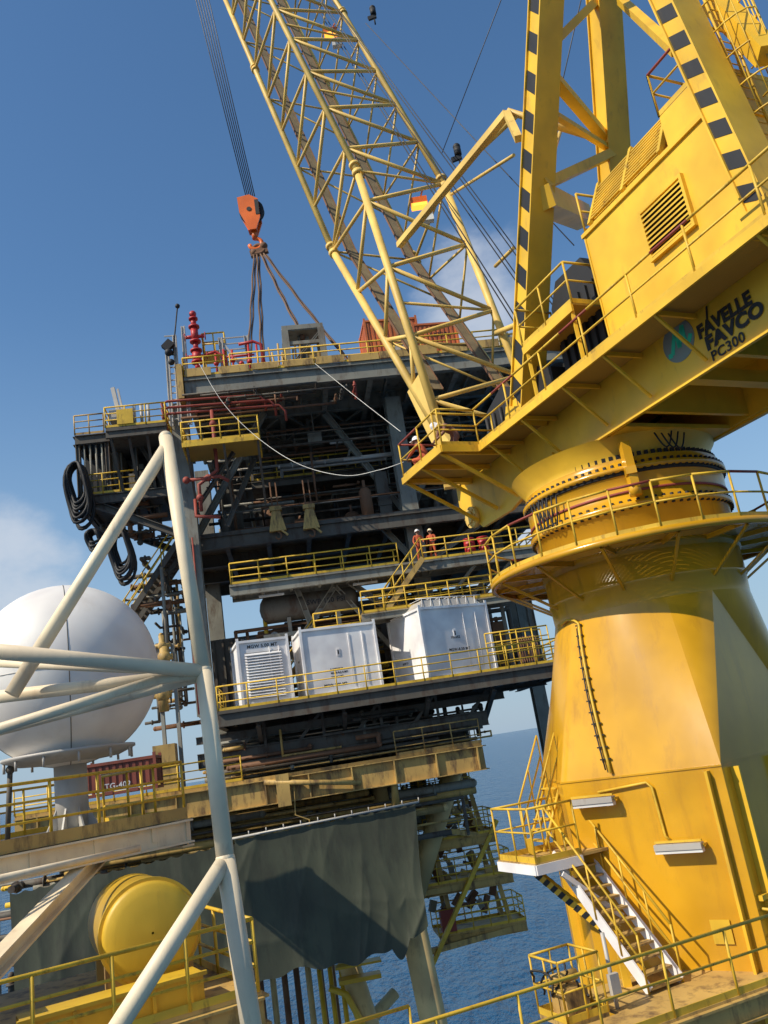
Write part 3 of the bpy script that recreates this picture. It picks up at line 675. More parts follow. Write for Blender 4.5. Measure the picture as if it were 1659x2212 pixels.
for i in range(34):
    a=rnd(0,17); b=rnd(3,11); s=rnd(.3,1.1); h=rnd(.6,3.6); m=MB(); zb=12.3
    if i>=24: zb=2.87; b=rnd(3.2,5.2); h=rnd(1,4.5); a=rnd(.6,15)
    if i%2: m.box(PF,a,a+s,b,b+s,zb,zb+h); m.box(PF,a-.05,a+s+.05,b-.05,b-.003,zb+h*.3,zb+h*.4); m.tube(PF(a+s/2,b+s/2,zb+h),PF(a+s/2,b+s/2,zb+.3+h),.1,8)
    else: m.lathe(PF(a,b,zb),[(.01,0),(s*.5,.0),(s*.5,h),(s*.35,h+.2),(.01,h+.25)],16); m.tube(PF(a,b,zb+h),PF(a,b,zb+.7+h),.09,8)
    plat.part('deck_equipment',m,random.choice([DGREY,DGREY,GREY,RUST]))
m=MB()
for a,b,z0,z1,w_ in ((-.5,1.2,2.9,19.4,.85),(11.4,3.2,2.9,19.4,.9),(19.2,3.2,2.9,19.4,.9),(-.5,12,-2,19.4,.9),(11.4,12,-2,19.4,.9),(19.2,12,-2,19.4,.8),(5.5,10,2.9,12,.6),(16.8,6,2.9,12,.5)):
    m.ibeam(PF(a,b,z0),PF(a,b,z1),w_,w_,.08,PA)
    m.box(PF,a-w_*.3,a+w_*.3,b-w_*.3,b+w_*.3,z0,z1)
plat.part('column',m,GREY)
m=MB()
for (a0,z0,a1,z1,b,w_) in ((-.5,12.3,4,19.3,3.0,.35),(11.4,12.4,7.5,19.3,4,.35),(11.4,12.4,15.5,19.3,4,.35),(-.5,2.9,-.5,12,2.0,.3),(2.0,3.2,6.6,8.7,2.3,.3),(6.6,8.7,10.4,3.2,2.3,.22),(4.6,8.8,5.4,5.6,2.3,.3),(7.4,8.8,10.2,6.2,2.3,.3),(5.4,5.6,5.4,2.9,2.3,.25),(11.4,9.4,9.6,12,3.2,.3),(11.6,9.4,16.5,12,3.2,.3),(17,2.9,17,9,3,.35),(15.8,9.0,13,6.5,2.3,.2),(10,2.9,10,9,2.6,.3)):
    m.ibeam(PF(a0,b,z0),PF(a1,b,z1),w_,w_,.04,PB)
plat.part('brace',m,GREY)
m=MB(); m.box(PF,1.2,17.8,1.0,2.6,9.1,9.2); m.box(PF,10,17.8,2.6,9,9.1,9.2)
m.ibeam(PF(1.2,1.0,8.85),PF(17.8,1.0,8.85),.25,.5); m.ibeam(PF(1.2,2.6,8.85),PF(17.8,2.6,8.85),.25,.5); m.ibeam(PF(17.8,1,8.85),PF(17.8,9,8.85),.25,.5)
for i in range(12): m.ibeam(PF(1.3+i*1.5,1,8.9),PF(1.3+i*1.5,2.6 if i<6 else 9,8.9),.15,.3)
for a in (14,16,17.6): m.beam(PF(a,1.1,8.6),PF(a-1.8,2.6,6.9),.14,.14)
plat.part('walkway_deck',m,GREY)
for pts in ([PF(1.3,1.0,9.2),PF(10.0,1.0,9.2)],[PF(11.3,1.0,9.2),PF(17.8,1.0,9.2),PF(17.8,9,9.2)],[PF(1.3,2.6,9.2),PF(10,2.6,9.2)]):
    m=MB(); m.rail(pts,sp=1.35,r=.035,mid=(.35,.68)); plat.part('guard_rail',m,YRAIL)
m=MB(); m.box(PF,7.6,15.6,.4,1.8,6.65,6.75); m.mi=1; m.ibeam(PF(7.6,.4,6.5),PF(15.6,.4,6.5),.2,.35); m.ibeam(PF(7.6,1.8,6.5),PF(15.6,1.8,6.5),.2,.35)
for a in (8,11,15.2): m.beam(PF(a,1.9,6.4),PF(a,1.9,2.9),.2,.2)
m.mi=0; m.box(PF,5.2,7.6,.4,1.8,5.85,5.95); m.mi=1; m.ibeam(PF(5.2,.4,5.7),PF(7.6,.4,5.7),.2,.3)
plat.part('access_platform',m,[YDECK,GREY])
for pts in ([PF(7.7,.4,6.75),PF(15.6,.4,6.75),PF(15.6,1.8,6.75)],[PF(5.2,1.8,5.95),PF(5.2,.4,5.95),PF(7.5,.4,5.95)],[PF(8.5,1.8,6.75),PF(15.6,1.8,6.75)]):
    m=MB(); m.rail(pts,sp=1.1,r=.035,mid=(.35,.68)); plat.part('guard_rail',m,YRAIL)
def stairs(F0,F1,side,wd,k,nm='stair',mr=YRAIL,mt=YDECK,par=plat):
    m=MB()
    for sg in (-wd/2,wd/2):
        m.mi=0; m.beam(F0+side*sg,F1+side*sg,.06,.28)
        m.mi=1
        for hh in (.55,1.1): m.tube(F0+side*sg+Z*hh,F1+side*sg+Z*hh,.035,6)
        for i in range(5): q=F0.lerp(F1,i/4)+side*sg; m.tube(q,q+Z*1.1,.035,6)
    m.mi=0
    for i in range(k): q=F0.lerp(F1,(i+.5)/k); m.beam(q-side*wd/2,q+side*wd/2,.25,.04)
    par.part(nm,m,[mt,mr])
stairs(PF(11.2,.9,9.2),PF(8.9,.9,6.75),PB,.9,12); stairs(PF(5.2,2.6,5.95),PF(2.4,2.6,2.9),PB,.9,14)
stairs(PF(-1.2,2.6,12.2),PF(-5.2,2.6,7.0),PB,1.0,20,mt=DGREY)
stairs(PF(-1.4,5.2,12.2),PF(-5.4,5.2,7.0),PB,1.0,20,mt=DGREY)
m=MB(); CDz=2.85; m.box(PF,.3,16.8,-1.6,8,CDz-.12,CDz)
m.ibeam(PF(.3,-1.6,CDz-.42),PF(16.8,-1.6,CDz-.42),.3,.6); m.ibeam(PF(.3,2,CDz-.5),PF(16.8,2,CDz-.5),.3,.7); m.ibeam(PF(.3,-1.6,CDz-.42),PF(.3,8,CDz-.42),.3,.6); m.ibeam(PF(16.8,-1.6,CDz-.42),PF(16.8,8,CDz-.42),.3,.6)
for i in range(14): m.ibeam(PF(.8+i*1.2,-1.6,CDz-.4),PF(.8+i*1.2,8,CDz-.4),.18,.45)
for a in (2,6,10,13.2): m.ibeam(PF(a,-1.4,CDz-.8),PF(a,2.2,.6),.2,.25)
m.box(PF,-1,12.5,.2,8,.9,1.1); m.ibeam(PF(-1,.2,.8),PF(13,.2,.8),.3,.7); m.ibeam(PF(-1,.2,1.75),PF(14,.2,1.75),.2,.35)
for i in range(10): m.beam(PF(-.6+i*1.4,.2,.9),PF(-.6+(i+(1 if i%2 else 0))*1.4,.2,2.3),.14,.14)
for b in (3,6): m.ibeam(PF(-1,b,.1),PF(12.5,b,.1),.3,.8)
plat.part('cargo_deck',m,DGREY)
m=MB(); m.rail([PF(.3,3,CDz),PF(.3,-1.58,CDz),PF(16.8,-1.58,CDz),PF(16.8,3,CDz)],sp=1.35,r=.035,mid=(.35,.68)); plat.part('guard_rail',m,YRAIL)
m=MB(); m.rail([PF(13.4,-.6,CDz),PF(16.6,-.6,CDz)],sp=.8,r=.035,mid=(.25,.5,.75),h=1.9); m.rail([PF(13.4,.6,CDz),PF(16.6,.6,CDz)],sp=.8,r=.035,mid=(.25,.5,.75),h=1.9); plat.part('guard_rail',m,YRAIL)
m=MB()
for k in range(8): t=k*.35; m.sweep([PF(15.2+k*.12,.0+.4*cos(q),CDz+.85+.7*sin(q)) for q in [j*pi/8 for j in range(16)]],.03,5,closed=True)
plat.part('hose_reel',m,RUST)
# yellow deck
m=MB(); m.box(PF,-9,12.3,-.6,10,-.45,-.3); m.ibeam(PF(-9,-.6,-1.0),PF(12.3,-.6,-1.0),.4,1.1); m.ibeam(PF(12.3,-.6,-1.0),PF(12.3,10,-1.0),.4,1.1); m.ibeam(PF(-9,4,-1.0),PF(12.3,4,-1.0),.4,1.1)
for i in range(11): m.ibeam(PF(-8+i*2,-.6,-1),PF(-8+i*2,10,-1),.25,.8); m.box(PF,-8+i*2-.03,-8+i*2+.03,-.8,-.62,-1.5,-.5)
m.box(PF,2.5,3.1,-1.0,-.81,-1.7,-.3)
plat.part('cellar_deck',m,YDECK)
m=MB(); m.rail([PF(8.2,-.6,-.3),PF(12.3,-.6,-.3),PF(12.3,3,-.3)],sp=1.2,r=.03,mid=(.35,.68)); plat.part('guard_rail',m,YDECK)
m=MB(); m.rail([PF(-9,-.6,-.3),PF(1.0,-.6,-.3)],sp=1.4,r=.035,mid=(.35,.68)); plat.part('guard_rail',m,YRAIL)
def legp(px0,py0,px1,py1,b,r,zt=-1.4,mat=LEG):
    m=MB(); a0,z0=pb(px0,py0,b); a1,z1=pb(px1,py1,b); k=(a1-a0)/(z1-z0)
    m.tube(PF(a0+k*(zt-z0),b,zt),PF(a0+k*(SEA-3-z0),b,SEA-3),r,24); plat.part('jacket_leg',m,mat)
legp(905,2060,935,2200,2,.62); legp(760,2100,795,2212,6,.55)
m=MB(); p0_=pbw(985,1640,2.6); p1_=pbw(912,1880,2.6); m.tube(p0_,p1_+(p1_-p0_)*.25,.5,24); plat.part('jacket_leg',m,LEG)
m=MB(); m.tube(PF(-3,3,-1),PF(-3.5,3,SEA-3),.6,20); plat.part('jacket_leg',m,LEG)
m=MB(); m.tube(PF(7.2,8,-12.2),PF(-3.2,3,-18),.3,12); plat.part('jacket_brace',m,LEG)
for i in range(9):
    m=MB(); a=-.9+i*.62; m.tube(PF(a,5+.3*(i%2)+(2.6 if 1 else 0),-1),PF(a,7.6+.3*(i%2),SEA-3),.16,10); plat.part('conductor_pipe',m,RUST if i%3 else LEG)
m=MB()
for i in range(3): m.tube(PF(3.4+i*.55,6.5,-9),PF(3.4+i*.55,6.5,SEA-2),.13,10)
m.sweep([PF(3.8,5.5,-10.8),PF(4.6,5.4,-11.2),PF(5.2,5.3,-12.6),PF(5.0,5.2,-15)],.16,10)
m.box(PF,4.3,6.4,4.6,5.4,-10.6,-10.4); m.box(PF,4.2,6.5,4.6,5.4,-9.9,-9.8)
plat.part('riser_pipe',m,YTANK)
random.seed(55)
for a0,a1,z,b in ((8.6,12.2,-2.3,3.4),(9.4,13.0,-4.7,3.2),(8.8,13.5,-6.7,3.2),(9.4,13.8,-9.0,3.4)):
    m=MB(); m.mi=0; m.box(PF,a0,a1,b,b+2.2,z-.12,z); m.ibeam(PF(a0,b,z-.28),PF(a1,b,z-.28),.2,.4)
    m.mi=1; m.rail([PF(a0,b,z),PF(a1,b,z),PF(a1,b+2.2,z),PF(a0,b+2.2,z)],sp=.9,r=.032,mid=(.35,.68),h=1.1)
    plat.part('boat_landing',m,[YDECK,YRAIL])
m=MB()
for a,z0,z1,k in ((9.6,-1.4,-9.2,.6),(12.0,-1.6,-9.2,1.1)): m.beam(PF(a,3.6,z0),PF(a+k,3.6,z1),.22,.22); m.beam(PF(a,5.4,z0),PF(a+k,5.4,z1),.22,.22)
m.beam(PF(7.6,3.0,-6.9),PF(13,3.4,-7.0),.26,.26); m.beam(PF(7.8,2.6,-9.5),PF(13.4,3.6,-9.3),.26,.26); m.beam(PF(7.6,2.4,-3.4),PF(12.6,3.4,-4.9),.24,.24)
for i in range(60):
    a=rnd(8.8,12.8); z=rnd(-8.8,-1.5); m.mi=random.choice((0,1,1,2,3)); b_=rnd(3.8,5.2); m.beam(PF(a,b_,z),PF(a+rnd(-.6,.6),b_+.1,z+rnd(-.8,.8)),rnd(.08,.42),rnd(.08,.42))
m.mi=3
for k in range(3): m.tube(PF(9.4+k*.3,4.9,-1.6),PF(9.5+k*.3,4.9,-4.2),.16,10)
m.mi=4; m.box(PF,9.6,10.3,3.3,3.9,-8.9,-7.9)
plat.part('access_tower',m,[YDECK,RUST,LEG,GREY,DRED])
m=MB(); m.beam(PF(13.2,3.3,-4.2),PF(8.6,2.6,-10.2),.2,.2); plat.part('diagonal_brace',m,YRAIL)
# left cantilever
m=MB()
for z in (14.9,18.3): m.box(PF,-6,-.4,1.2,7,z-.1,z); m.ibeam(PF(-6,1.2,z-.3),PF(-.2,1.2,z-.3),.25,.5); m.ibeam(PF(-6,1.2,z-.3),PF(-6,7,z-.3),.25,.5)
for i in range(6): m.beam(PF(-5.8+i*1.0,1.2,14.6),PF(-5.8+i*1.0,7,14.6),.12,.3)
for a in (-5.9,-4.4,-3,-1.6): m.ibeam(PF(a,1.3,14.9),PF(a,1.3,18),.22,.22)
m.ibeam(PF(-3,1.3,18),PF(-1.6,1.3,15),.2,.2); m.ibeam(PF(-5.6,1.3,14.6),PF(-.6,1.3,12.0),.35,.35); m.ibeam(PF(-5.6,6,14.6),PF(-.6,6,12),.35,.35)
m.box(PF,-4.0,-1.0,-1.0,2,17.3,17.6); m.ibeam(PF(-4.0,-1,17.2),PF(-1,-1,17.2),.2,.4)
for i in range(4): m.beam(PF(-3.8+i*.9,-.9,17.2),PF(-3.7+i*.8,1.4,14.6),.14,.14)
plat.part('cantilever_deck',m,DGREY)
m=MB(); random.seed(21)
for i in range(20): a=rnd(-5.8,-1); s=rnd(.25,.9); m.mi=i%3; m.box(PF,a,a+s,rnd(1.5,3),rnd(4,5),14.9,14.9+rnd(.5,2.9))
m.mi=0; m.box(PF,-5.9,-2.2,5,6.9,14.9,18.1)
for i in range(5): m.mi=1; m.tube(PF(-5.6+i*.3,1.35,15),PF(-5.6+i*.3,1.35,18),.06,6)
plat.part('cantilever_equipment',m,[DGREY,GREY,BLACK])
m=MB(); m.rail([PF(-4.0,2,17.6),PF(-4.0,-1,17.6),PF(-1.0,-1,17.6),PF(-1.0,2,17.6)],sp=1,r=.035,mid=(.35,.68)); m.box(PF,-3.4,-2.6,-1.06,-1.02,17.7,18.5); plat.part('guard_rail',m,YRAIL)
m=MB(); m.rail([PF(-6,1.15,18.3),PF(-4.5,1.15,18.3)],sp=.8,r=.035,mid=(.35,.68)); plat.part('guard_rail',m,YDECK)
m=MB(); m.rail([PF(-5.6,1.15,14.9),PF(-3,1.15,14.9)],sp=1,r=.035,mid=(.35,.68)); plat.part('guard_rail',m,YRAIL)
m=MB(); a_,z_=pb(262,890,-.8); m.beam(PF(a_,-.8,17.6),PF(a_-.35,-.8,z_+1.4),.12,.2); m.beam(PF(a_+.2,-.8,17.6),PF(a_-.1,-.8,z_+1.3),.08,.1); m.box(PF,a_-.6,a_+.6,-.9,-.3,18.0,18.6)
for k in range(3): m.tube(PF(a_+.6+k*.35,-.5,17.6),PF(a_+.6+k*.35,-.5,18.9),.08,8)
plat.part('davit',m,GALV)
m=MB(); m.box(PF,-.2,3.6,-1.8,.8,15.95,16.02); m.mi=1
for p in (((-.2,-1.8),(3.6,-1.8)),((3.6,-1.8),(3.6,.8)),((-.2,-1.8),(-.2,.8))): m.beam(PF(*p[0],15.9),PF(*p[1],15.9),.08,.24)
m.mi=2
for a in (0,1.8,3.5): m.beam(PF(a,-1.7,15.8),PF(a,1.0,13.2),.12,.12)
m.ibeam(PF(3.2,.9,15.8),PF(1.4,1.0,12.3),.2,.25); m.ibeam(PF(2.2,-.4,15.8),PF(-.4,1,13),.15,.2)
plat.part('side_platform',m,[YGRATE,YRAIL,DGREY])
m=MB(); m.rail([PF(-.2,.8,16.02),PF(-.2,-1.8,16.02),PF(3.6,-1.8,16.02),PF(3.6,.8,16.02)],sp=.95,r=.035,mid=(.35,.68)); plat.part('guard_rail',m,YRAIL)
def pipes(cnt,a0,a1,b0,b1,z0,z1,mats,r=(.04,.14),name='pipework',seed=1):
    random.seed(seed); m=MB()
    for i in range(cnt):
        m.mi=random.randrange(len(mats)); p=[rnd(a0,a1),rnd(b0,b1),rnd(z0,z1)]; rr=rnd(*r)
        for k in range(random.randint(2,4)):
            ax=random.choice((0,0,1,2)); q=list(p); lo,hi=((a0,a1),(b0,b1),(z0,z1))[ax]; q[ax]=rnd(lo,hi)
            m.tube(PF(*p),PF(*q),rr,8); m.ball(PF(*q),rr*1.08,8,6); 
            if random.random()<.5: m.tube(PF(*[p[j]*.5+q[j]*.5-.04*(j==ax) for j in range(3)]),PF(*[p[j]*.5+q[j]*.5+.04*(j==ax) for j in range(3)]),rr*1.6,8)
            p=q
    return plat.part(name,m,mats)
pipes(26,0,18,3.5,10,17.4,19.2,[DGREY,DGREY,GREY,RUST],seed=3,r=(.03,.11))
pipes(70,0,18,3,11,12.4,18.5,[DGREY,DGREY,GREY,RUST,GALV],r=(.03,.1),seed=4)
pipes(60,1,16,3.0,5.4,3.0,8.5,[DGREY,GREY,GALV,RUST,YRAIL,DGREY],seed=5)
pipes(26,-5.5,-1,1.5,6,12.5,18,[DGREY,DGREY,BLACK,RUST],seed=6)
pipes(34,-4.5,-1,1.5,7,3,11.5,[DGREY,GREY,RUST,YDECK,DGREY],seed=8)
pipes(50,-9,12,.6,4.2,-4.5,-1.6,[YDECK,LEG,DGREY,GREY,YDECK],r=(.05,.2),seed=9)
pipes(50,-12,0,-.1,4.2,-10,-1.8,[YDECK,DGREY,GREY,RUST,DGREY,YRAIL],r=(.05,.18),seed=12)
pipes(50,-1,13,-.2,3,-.2,2.0,[DGREY,DGREY,RUST,GREY,YDECK],seed=13)
pipes(14,8.5,12.5,2.5,6,-3.5,-1.4,[LEG,GALV,YDECK,RUST],seed=16)
pipes(14,-.5,9,-1,1.0,18.2,19.2,[DRED,RUST,DGREY,DGREY],r=(.04,.07),seed=15)
m=MB()
for k in range(3):
    z=18.9-k*.35; m.sweep([PF(-1.0,-.6,z-.9),PF(-1.2,-.6,z-.1),PF(-.9,-.6,z),PF(1,-.5,z),PF(3.8+k*.5,-.3,z),PF(4.1+k*.5,-.2,z-.3),PF(4.1+k*.5,0,z-.8)],.07,8)
m.sweep([PF(1.3,-.5,18.2),PF(1.3,-.7,16.2),PF(1.3,-.7,14.8),PF(.3,-.5,14.2),PF(.3,-.5,12.8)],.1,8)
m.sweep([PF(-.4,-.5,14.5),PF(1.4,-.6,14.5),PF(1.8,-.6,14.2)],.09,8); m.sweep([PF(.0,.0,13.6),PF(.0,-.4,12.6),PF(1.2,-.4,12.4)],.09,8)
for a,z in ((-.3,14.5),(.8,14.5),(.3,13.5),(1.3,17.4)): m.ball(PF(a,-.55,z),.19,10,8)
plat.part('fire_water_pipe',m,DRED)
for k,mt in enumerate((RED,GALV,DGREY,DRED)):
    m=MB(); m.tube(PF(-.8+k*.14,.6,3),PF(-.8+k*.14,.6,11.8),.045,8); m.tube(PF(-.8+k*.14,.6,7),PF(-.8+k*.14,.6,7.1),.07,8); plat.part('riser_line',m,mt)
for a,b,z in ((2.6,1.6,8.5),(5.0,3,8.3),(7.5,1.6,8.5),(7.6,4.5,17.6)):
    m=MB(); m.beam(PF(a,b,z),PF(a+1.3,b,z),.14,.1); m.tube(PF(a+.3,b,z),PF(a+.3,b,z+.3),.02,5); m.tube(PF(a+1,b,z),PF(a+1,b,z+.3),.02,5); plat.part('strip_light',m,LAMPW)
m=MB(); a_,z_=pb(680,948,4); m.box(PF,a_-.4,a_+.4,3.8,4.0,z_-.4,z_+.4); m.beam(PF(a_,4,z_+.4),PF(a_,4,19.5),.06,.06); plat.part('area_light',m,GREY)
# ---- things on the platform
def boxthing(name,label,cat,base,L,Wd,H,rot,mat,ribs=True,group=None,louv=False,txts=(),cage=False):
    base=V(base); x=V((cos(rot),sin(rot),0)); y=V((-sin(rot),cos(rot),0))
    F=lambda a,b,z: base+x*a+y*b+Z*z
    T_=Thing(name,label,cat,base,group)
    m=MB(); m.box(F,.08,L-.08,.08,Wd-.08,.18,H-.06)
    if ribs:
        k=int(L/.28)
        for i in range(k): 
            a=.15+i*(L-.3)/k; m.box(F,a,a+.12,.04,.08,.25,H-.15); m.box(F,a,a+.12,Wd-.08,Wd-.04,.25,H-.15)
        k=int(Wd/.28)
        for i in range(k):
            a=.15+i*(Wd-.3)/k; m.box(F,.04,.08,a,a+.12,.25,H-.15); m.box(F,L-.08,L-.04,a,a+.12,.25,H-.15)
    T_.part('body',m,mat)
    m=MB(); t=.12
    for a in (0,L-t):
        for b in (0,Wd-t): m.box(F,a,a+t,b,b+t,0,H)
    for z in (0.0,H-t):
        for b in (0,Wd-t): m.box(F,t,L-t,b,b+t,z+.002,z+t-.002)
        for a in (0,L-t): m.box(F,a,a+t,t,Wd-t,z+.002,z+t-.002)
    for a in (0,L-t):
        for b in (0,Wd-t): m.prism([F(a,b,H),F(a+t,b,H),F(a+t,b,H+.12),F(a,b,H+.12)],y*t*.4)
    for a in (L*.28,L*.62): m.box(F,a,a+.35,-.02,.1,.03,.16)
    T_.part('frame',m,mat)
    if louv:
        m=MB(); k=16; l0,l1=louv
        m.mi=1; m.box(F,l0,l1,.055,.078,.35,H-.6); m.mi=0
        for i in range(k):
            z=.38+i*(H-1.0)/k; m.hexa([F(l0,-.02,z),F(l1,-.02,z),F(l1,.06,z+.09),F(l0,.06,z+.09),F(l0,-.02,z+.02),F(l1,-.02,z+.02),F(l1,.06,z+.11),F(l0,.06,z+.11)])
        T_.part('louvre',m,[mat,GALV])
    for (t_,a,z,sz,face,mt) in txts:
        m=MB()
        if face=='f': textmb(m,t_,sz,F(a,.035 if ribs else .075,z),x,Z,.004)
        else: textmb(m,t_,sz,F(.075,Wd-a,z),-y,Z,.003)
        T_.part('lettering',m,mt)
    if not ribs:
        m=MB(); m.box(F,L*.45,L*.45+.16,.05,.082,H*.56,H*.56+.35); m.tube(F(L*.8,.04,.4),F(L*.8,.04,H-.4),.02,6); m.tube(F(L*.62,.04,.4),F(L*.62,.04,H-.4),.016,6)
        T_.part('door_gear',m,WHITE)
        m=MB(); xx=L*.45+.08; m.box(F,xx-.03,xx+.03,.04,.049,H*.56+.06,H*.56+.28)
        T_.part('door_handle',m,BLACK)
    if cage:
        m=MB(); 
        m.hexa([F(.1,.1,H),F(L-.3,.1,H),F(L-.3,Wd-.1,H),F(.1,Wd-.1,H),F(.5,.3,H+.4),F(L-.6,.3,H+.4),F(L-.6,Wd-.3,H+.4),F(.5,Wd-.3,H+.4)]); T_.part('roof_hood',m,GALV)
        m=MB()
        for i in range(7): a=.2+i*(L-.4)/7; m.tube(F(a,-.02,H),F(a+.25,.3,H+.48),.016,5); m.tube(F(a+.25,.3,H+.48),F(a+.25,Wd-.3,H+.48),.016,5)
        m.tube(F(.1,.3,H+.48),F(L-.1,.3,H+.48),.025,6); T_.part('roof_grille',m,mat)
    return T_
def basept(px,py,b,z=CDz+.01):
    a,_=pb(px,py,b); return PF(a,b,z)
g='white equipment containers on the cargo deck'
boxthing('equipment_container','narrow white offshore container with louvred door on cargo deck','container',basept(522,1510,-.9),2.5,2.9,3.15,radians(18),WHITE,False,g,(.35,2.1),(('MGW 5.00 MT.',.5,2.76,.22,'f',TXT),))
boxthing('equipment_container','square white offshore container with pipe legs and stencilled notes','container',basept(662,1500,-.9),3.8,2.7,3.3,radians(16),WHITE,False,g,None,(('E.20830R33',1.3,1.2,.12,'f',TXT),('MGW 8.5 0 MT',1.3,1.02,.12,'f',TXT),('T/W 6.5 MT',1.3,.84,.11,'f',TXT),('MGW 6.00 MT',.9,.45,.17,'f',TXT),('MGW',.9,1.9,.12,'s',TXT)))
boxthing('equipment_container','large white offshore container with caged roof hood','container',basept(930,1480,-1.2),4.0,3.6,3.55,radians(28),WHITE,False,g,None,(('102352',1.6,1.9,.17,'f',TXT),('MGW-8.50 MT',1.4,1.3,.18,'f',TXT),('MGW 8.5',1.0,1.1,.14,'s',TXT)),cage=True)
for px,w_,t_,h_ in ((900,2.6,'13700/',2.3),(795,3.1,'',2.8)):
    a_,z_=pb(px,760,.7)
    boxthing('cargo_container','orange corrugated cargo container standing on the upper deck','container',PF(a_,.7,20.52),w_,2.4,h_,radians(10),ORCON,True,'orange containers on the upper deck',None,((t_,.9,1.4,.4,'f',TXT),) if t_ else ())
boxthing('cargo_container','red oxide corrugated cargo container with white number near radome','container',atY(178,1728,34)*1.0,2.9,2.0,1.3,radians(10),REDOX,True,None,None,(('1TG-402',.7,.25,.3,'f',TXW),('Swirotlidog 116',.7,.85,.15,'f',TXW)))
pv=Thing('pressure_vessel','dark grey horizontal pressure vessel with stencilled rating','pressure vessel',PF(5.0,2.9,6.6))
m=MB(); a=PF(2.9,2.9,8.0)
rings=[(0.02,-.38),(.35,-.32),(.6,-.17),(.73,.05),(.73,4.5),(.6,4.7),(.35,4.85),(.02,4.9)]
o=len(m.v); nn=28
for r_,l_ in rings:
    for i in range(nn): t=2*pi*i/nn; m.v.append(a+PA*l_+PB*(r_*cos(t))+Z*(r_*sin(t)))
for k in range(len(rings)-1):
    for i in range(nn): j=(i+1)%nn; m.F((o+k*nn+i,o+k*nn+j,o+(k+1)*nn+j,o+(k+1)*nn+i),True)
pv.part('shell',m,DGREY)
m=MB(); 
for l_ in (1,3.6): m.box(PF,2.9+l_,3.1+l_,2.4,3.4,6.6,7.4)
m.box(PF,2.6,7.8,2.2,3.6,6.4,6.6); pv.part('saddle',m,GREY)
m=MB(); textmb(m,'SWP 150 PSI',.36,PF(5.0,2.16,7.85),PA,Z,.006); pv.part('lettering',m,TXT)
a_,z_=pb(618,785,.5); fr=Thing('steel_skid_frame','grey green open steel skid frame on the upper deck','skid frame',PF(a_,.5,20.5))
m=MB(); F=lambda x,y,z: PF(a_+x,.5+y,20.5+z)
for x in (.15,2.15):
    for y in (.1,1.7): m.ibeam(F(x,y,0),F(x,y,2.5),.36,.36,.05,PA)
m.box(F,0,2.3,0,1.8,2.45,2.8); m.box(F,.85,1.5,.7,1.1,0,2.45); m.ibeam(F(.2,.1,.3),F(2.1,.1,2.3),.14,.14)
m.box(F,.1,2.2,0,.1,1.6,1.8); m.box(F,0,.1,0,1.8,.9,1.05); m.box(F,.0,2.3,-.05,-.003,2.5,2.75)
fr.part('frame',m,GREY); m=MB(); m.tube(F(1.0,.9,2.8),F(1.0,.9,3.0),.12,10); m.tube(F(.4,.9,2.8),F(.4,.9,2.95),.1,10); fr.part('padeye',m,DGREY)
vs=Thing('valve_stack','red flanged wellhead valve stack with hand wheels','wellhead',PF(.7,1.2,20.5))
m=MB(); c_=PF(.75,.5,20.5); z=0
for h,r_ in ((.5,.18),(.1,.3),(.4,.15),(.1,.32),(.6,.24),(.1,.32),(.45,.14),(.1,.3),(.8,.2),(.1,.3),(.4,.15),(.1,.25),(.3,.1)):
    m.tube(c_+Z*z,c_+Z*(z+h),r_,14); z+=h
for zz in (1.4,2.6):
    for sg in (-1,1): m.tube(c_+Z*zz,c_+Z*zz+PA*sg*.5,.1,10); m.sweep([c_+Z*zz+PA*sg*.55+PB*.2*cos(t)+Z*.2*sin(t) for t in [k*pi/6 for k in range(12)]],.025,5,closed=True)
m.ball(c_+Z*4.0,.2,12,8)
vs.part('valve_body',m,RED)
m=MB()
m.sweep([c_+PA*.3+Z*1.4,c_+PA*1.0+Z*1.6,c_+PA*1.4+Z*1.3,c_+PA*1.5+Z*0.1],.08,8); m.sweep([c_+PA*2.3+Z*1.9,c_+PA*3.1+Z*2.0,c_+PA*3.5+Z*1.8,c_+PA*3.6+Z*.1],.09,8)
m.tube(c_+PA*1.6+Z*1.2,c_+PA*3.1+Z*1.2,.06,8)
random.seed(5)
for k in range(6): m.tube(c_+PA*(1.0+k*.45),c_+PA*(1.0+k*.45)+Z*rnd(.8,1.9),.06,8); m.ball(c_+PA*(1.0+k*.45)+Z*rnd(.5,1),.15,8,6)
vs.part('flow_line',m,RED)
gf=Thing('pipe_rack_tower','grey galvanised ladder frame beside the red valve stack','steel frame',PF(-.3,.6,20.5))
m=MB()
for a in (-.9,-.45,.05): m.ibeam(PF(a,.6,18.0),PF(a+.1,.6,23.8+a),.16,.2)
for i in range(14): m.beam(PF(-.9,.6,18.4+i*.38),PF(-.3,.6,18.4+i*.38),.06,.06)
for a in (2.1,3.5): m.ibeam(PF(a,.7,20.5),PF(a,.7,23.0),.2,.24)
for i in range(7): m.beam(PF(2.1,.7,20.8+i*.36),PF(3.5,.7,20.8+i*.36),.06,.06)
m.beam(PF(2.0,.7,23.0),PF(3.3,.7,20.8),.12,.12)
gf.part('frame',m,GALV)
m=MB(); m.tube(PF(-.5,.3,22.0),PF(.0,.2,24.9),.04,8); m.ball(PF(.0,.2,24.9),.14,8,6); m.beam(PF(-.9,.3,22.4),PF(-.5,.3,22.8),.3,.45); m.ball(PF(-.7,.3,22.2),.22,8,6); m.ball(PF(-.6,.3,21.6),.18,8,6); gf.part('floodlight',m,BLACK)
yc=Thing('ladder_cage','yellow railed access cage on the upper deck','access cage',PF(2,.9,20.5))
m=MB(); m.box(PF,1.1,2.3,.9,2.1,22.2,22.26); 
for a in (1.1,2.3):
    for b in (.9,2.1): m.beam(PF(a,b,20.5),PF(a,b,22.2),.09,.09)
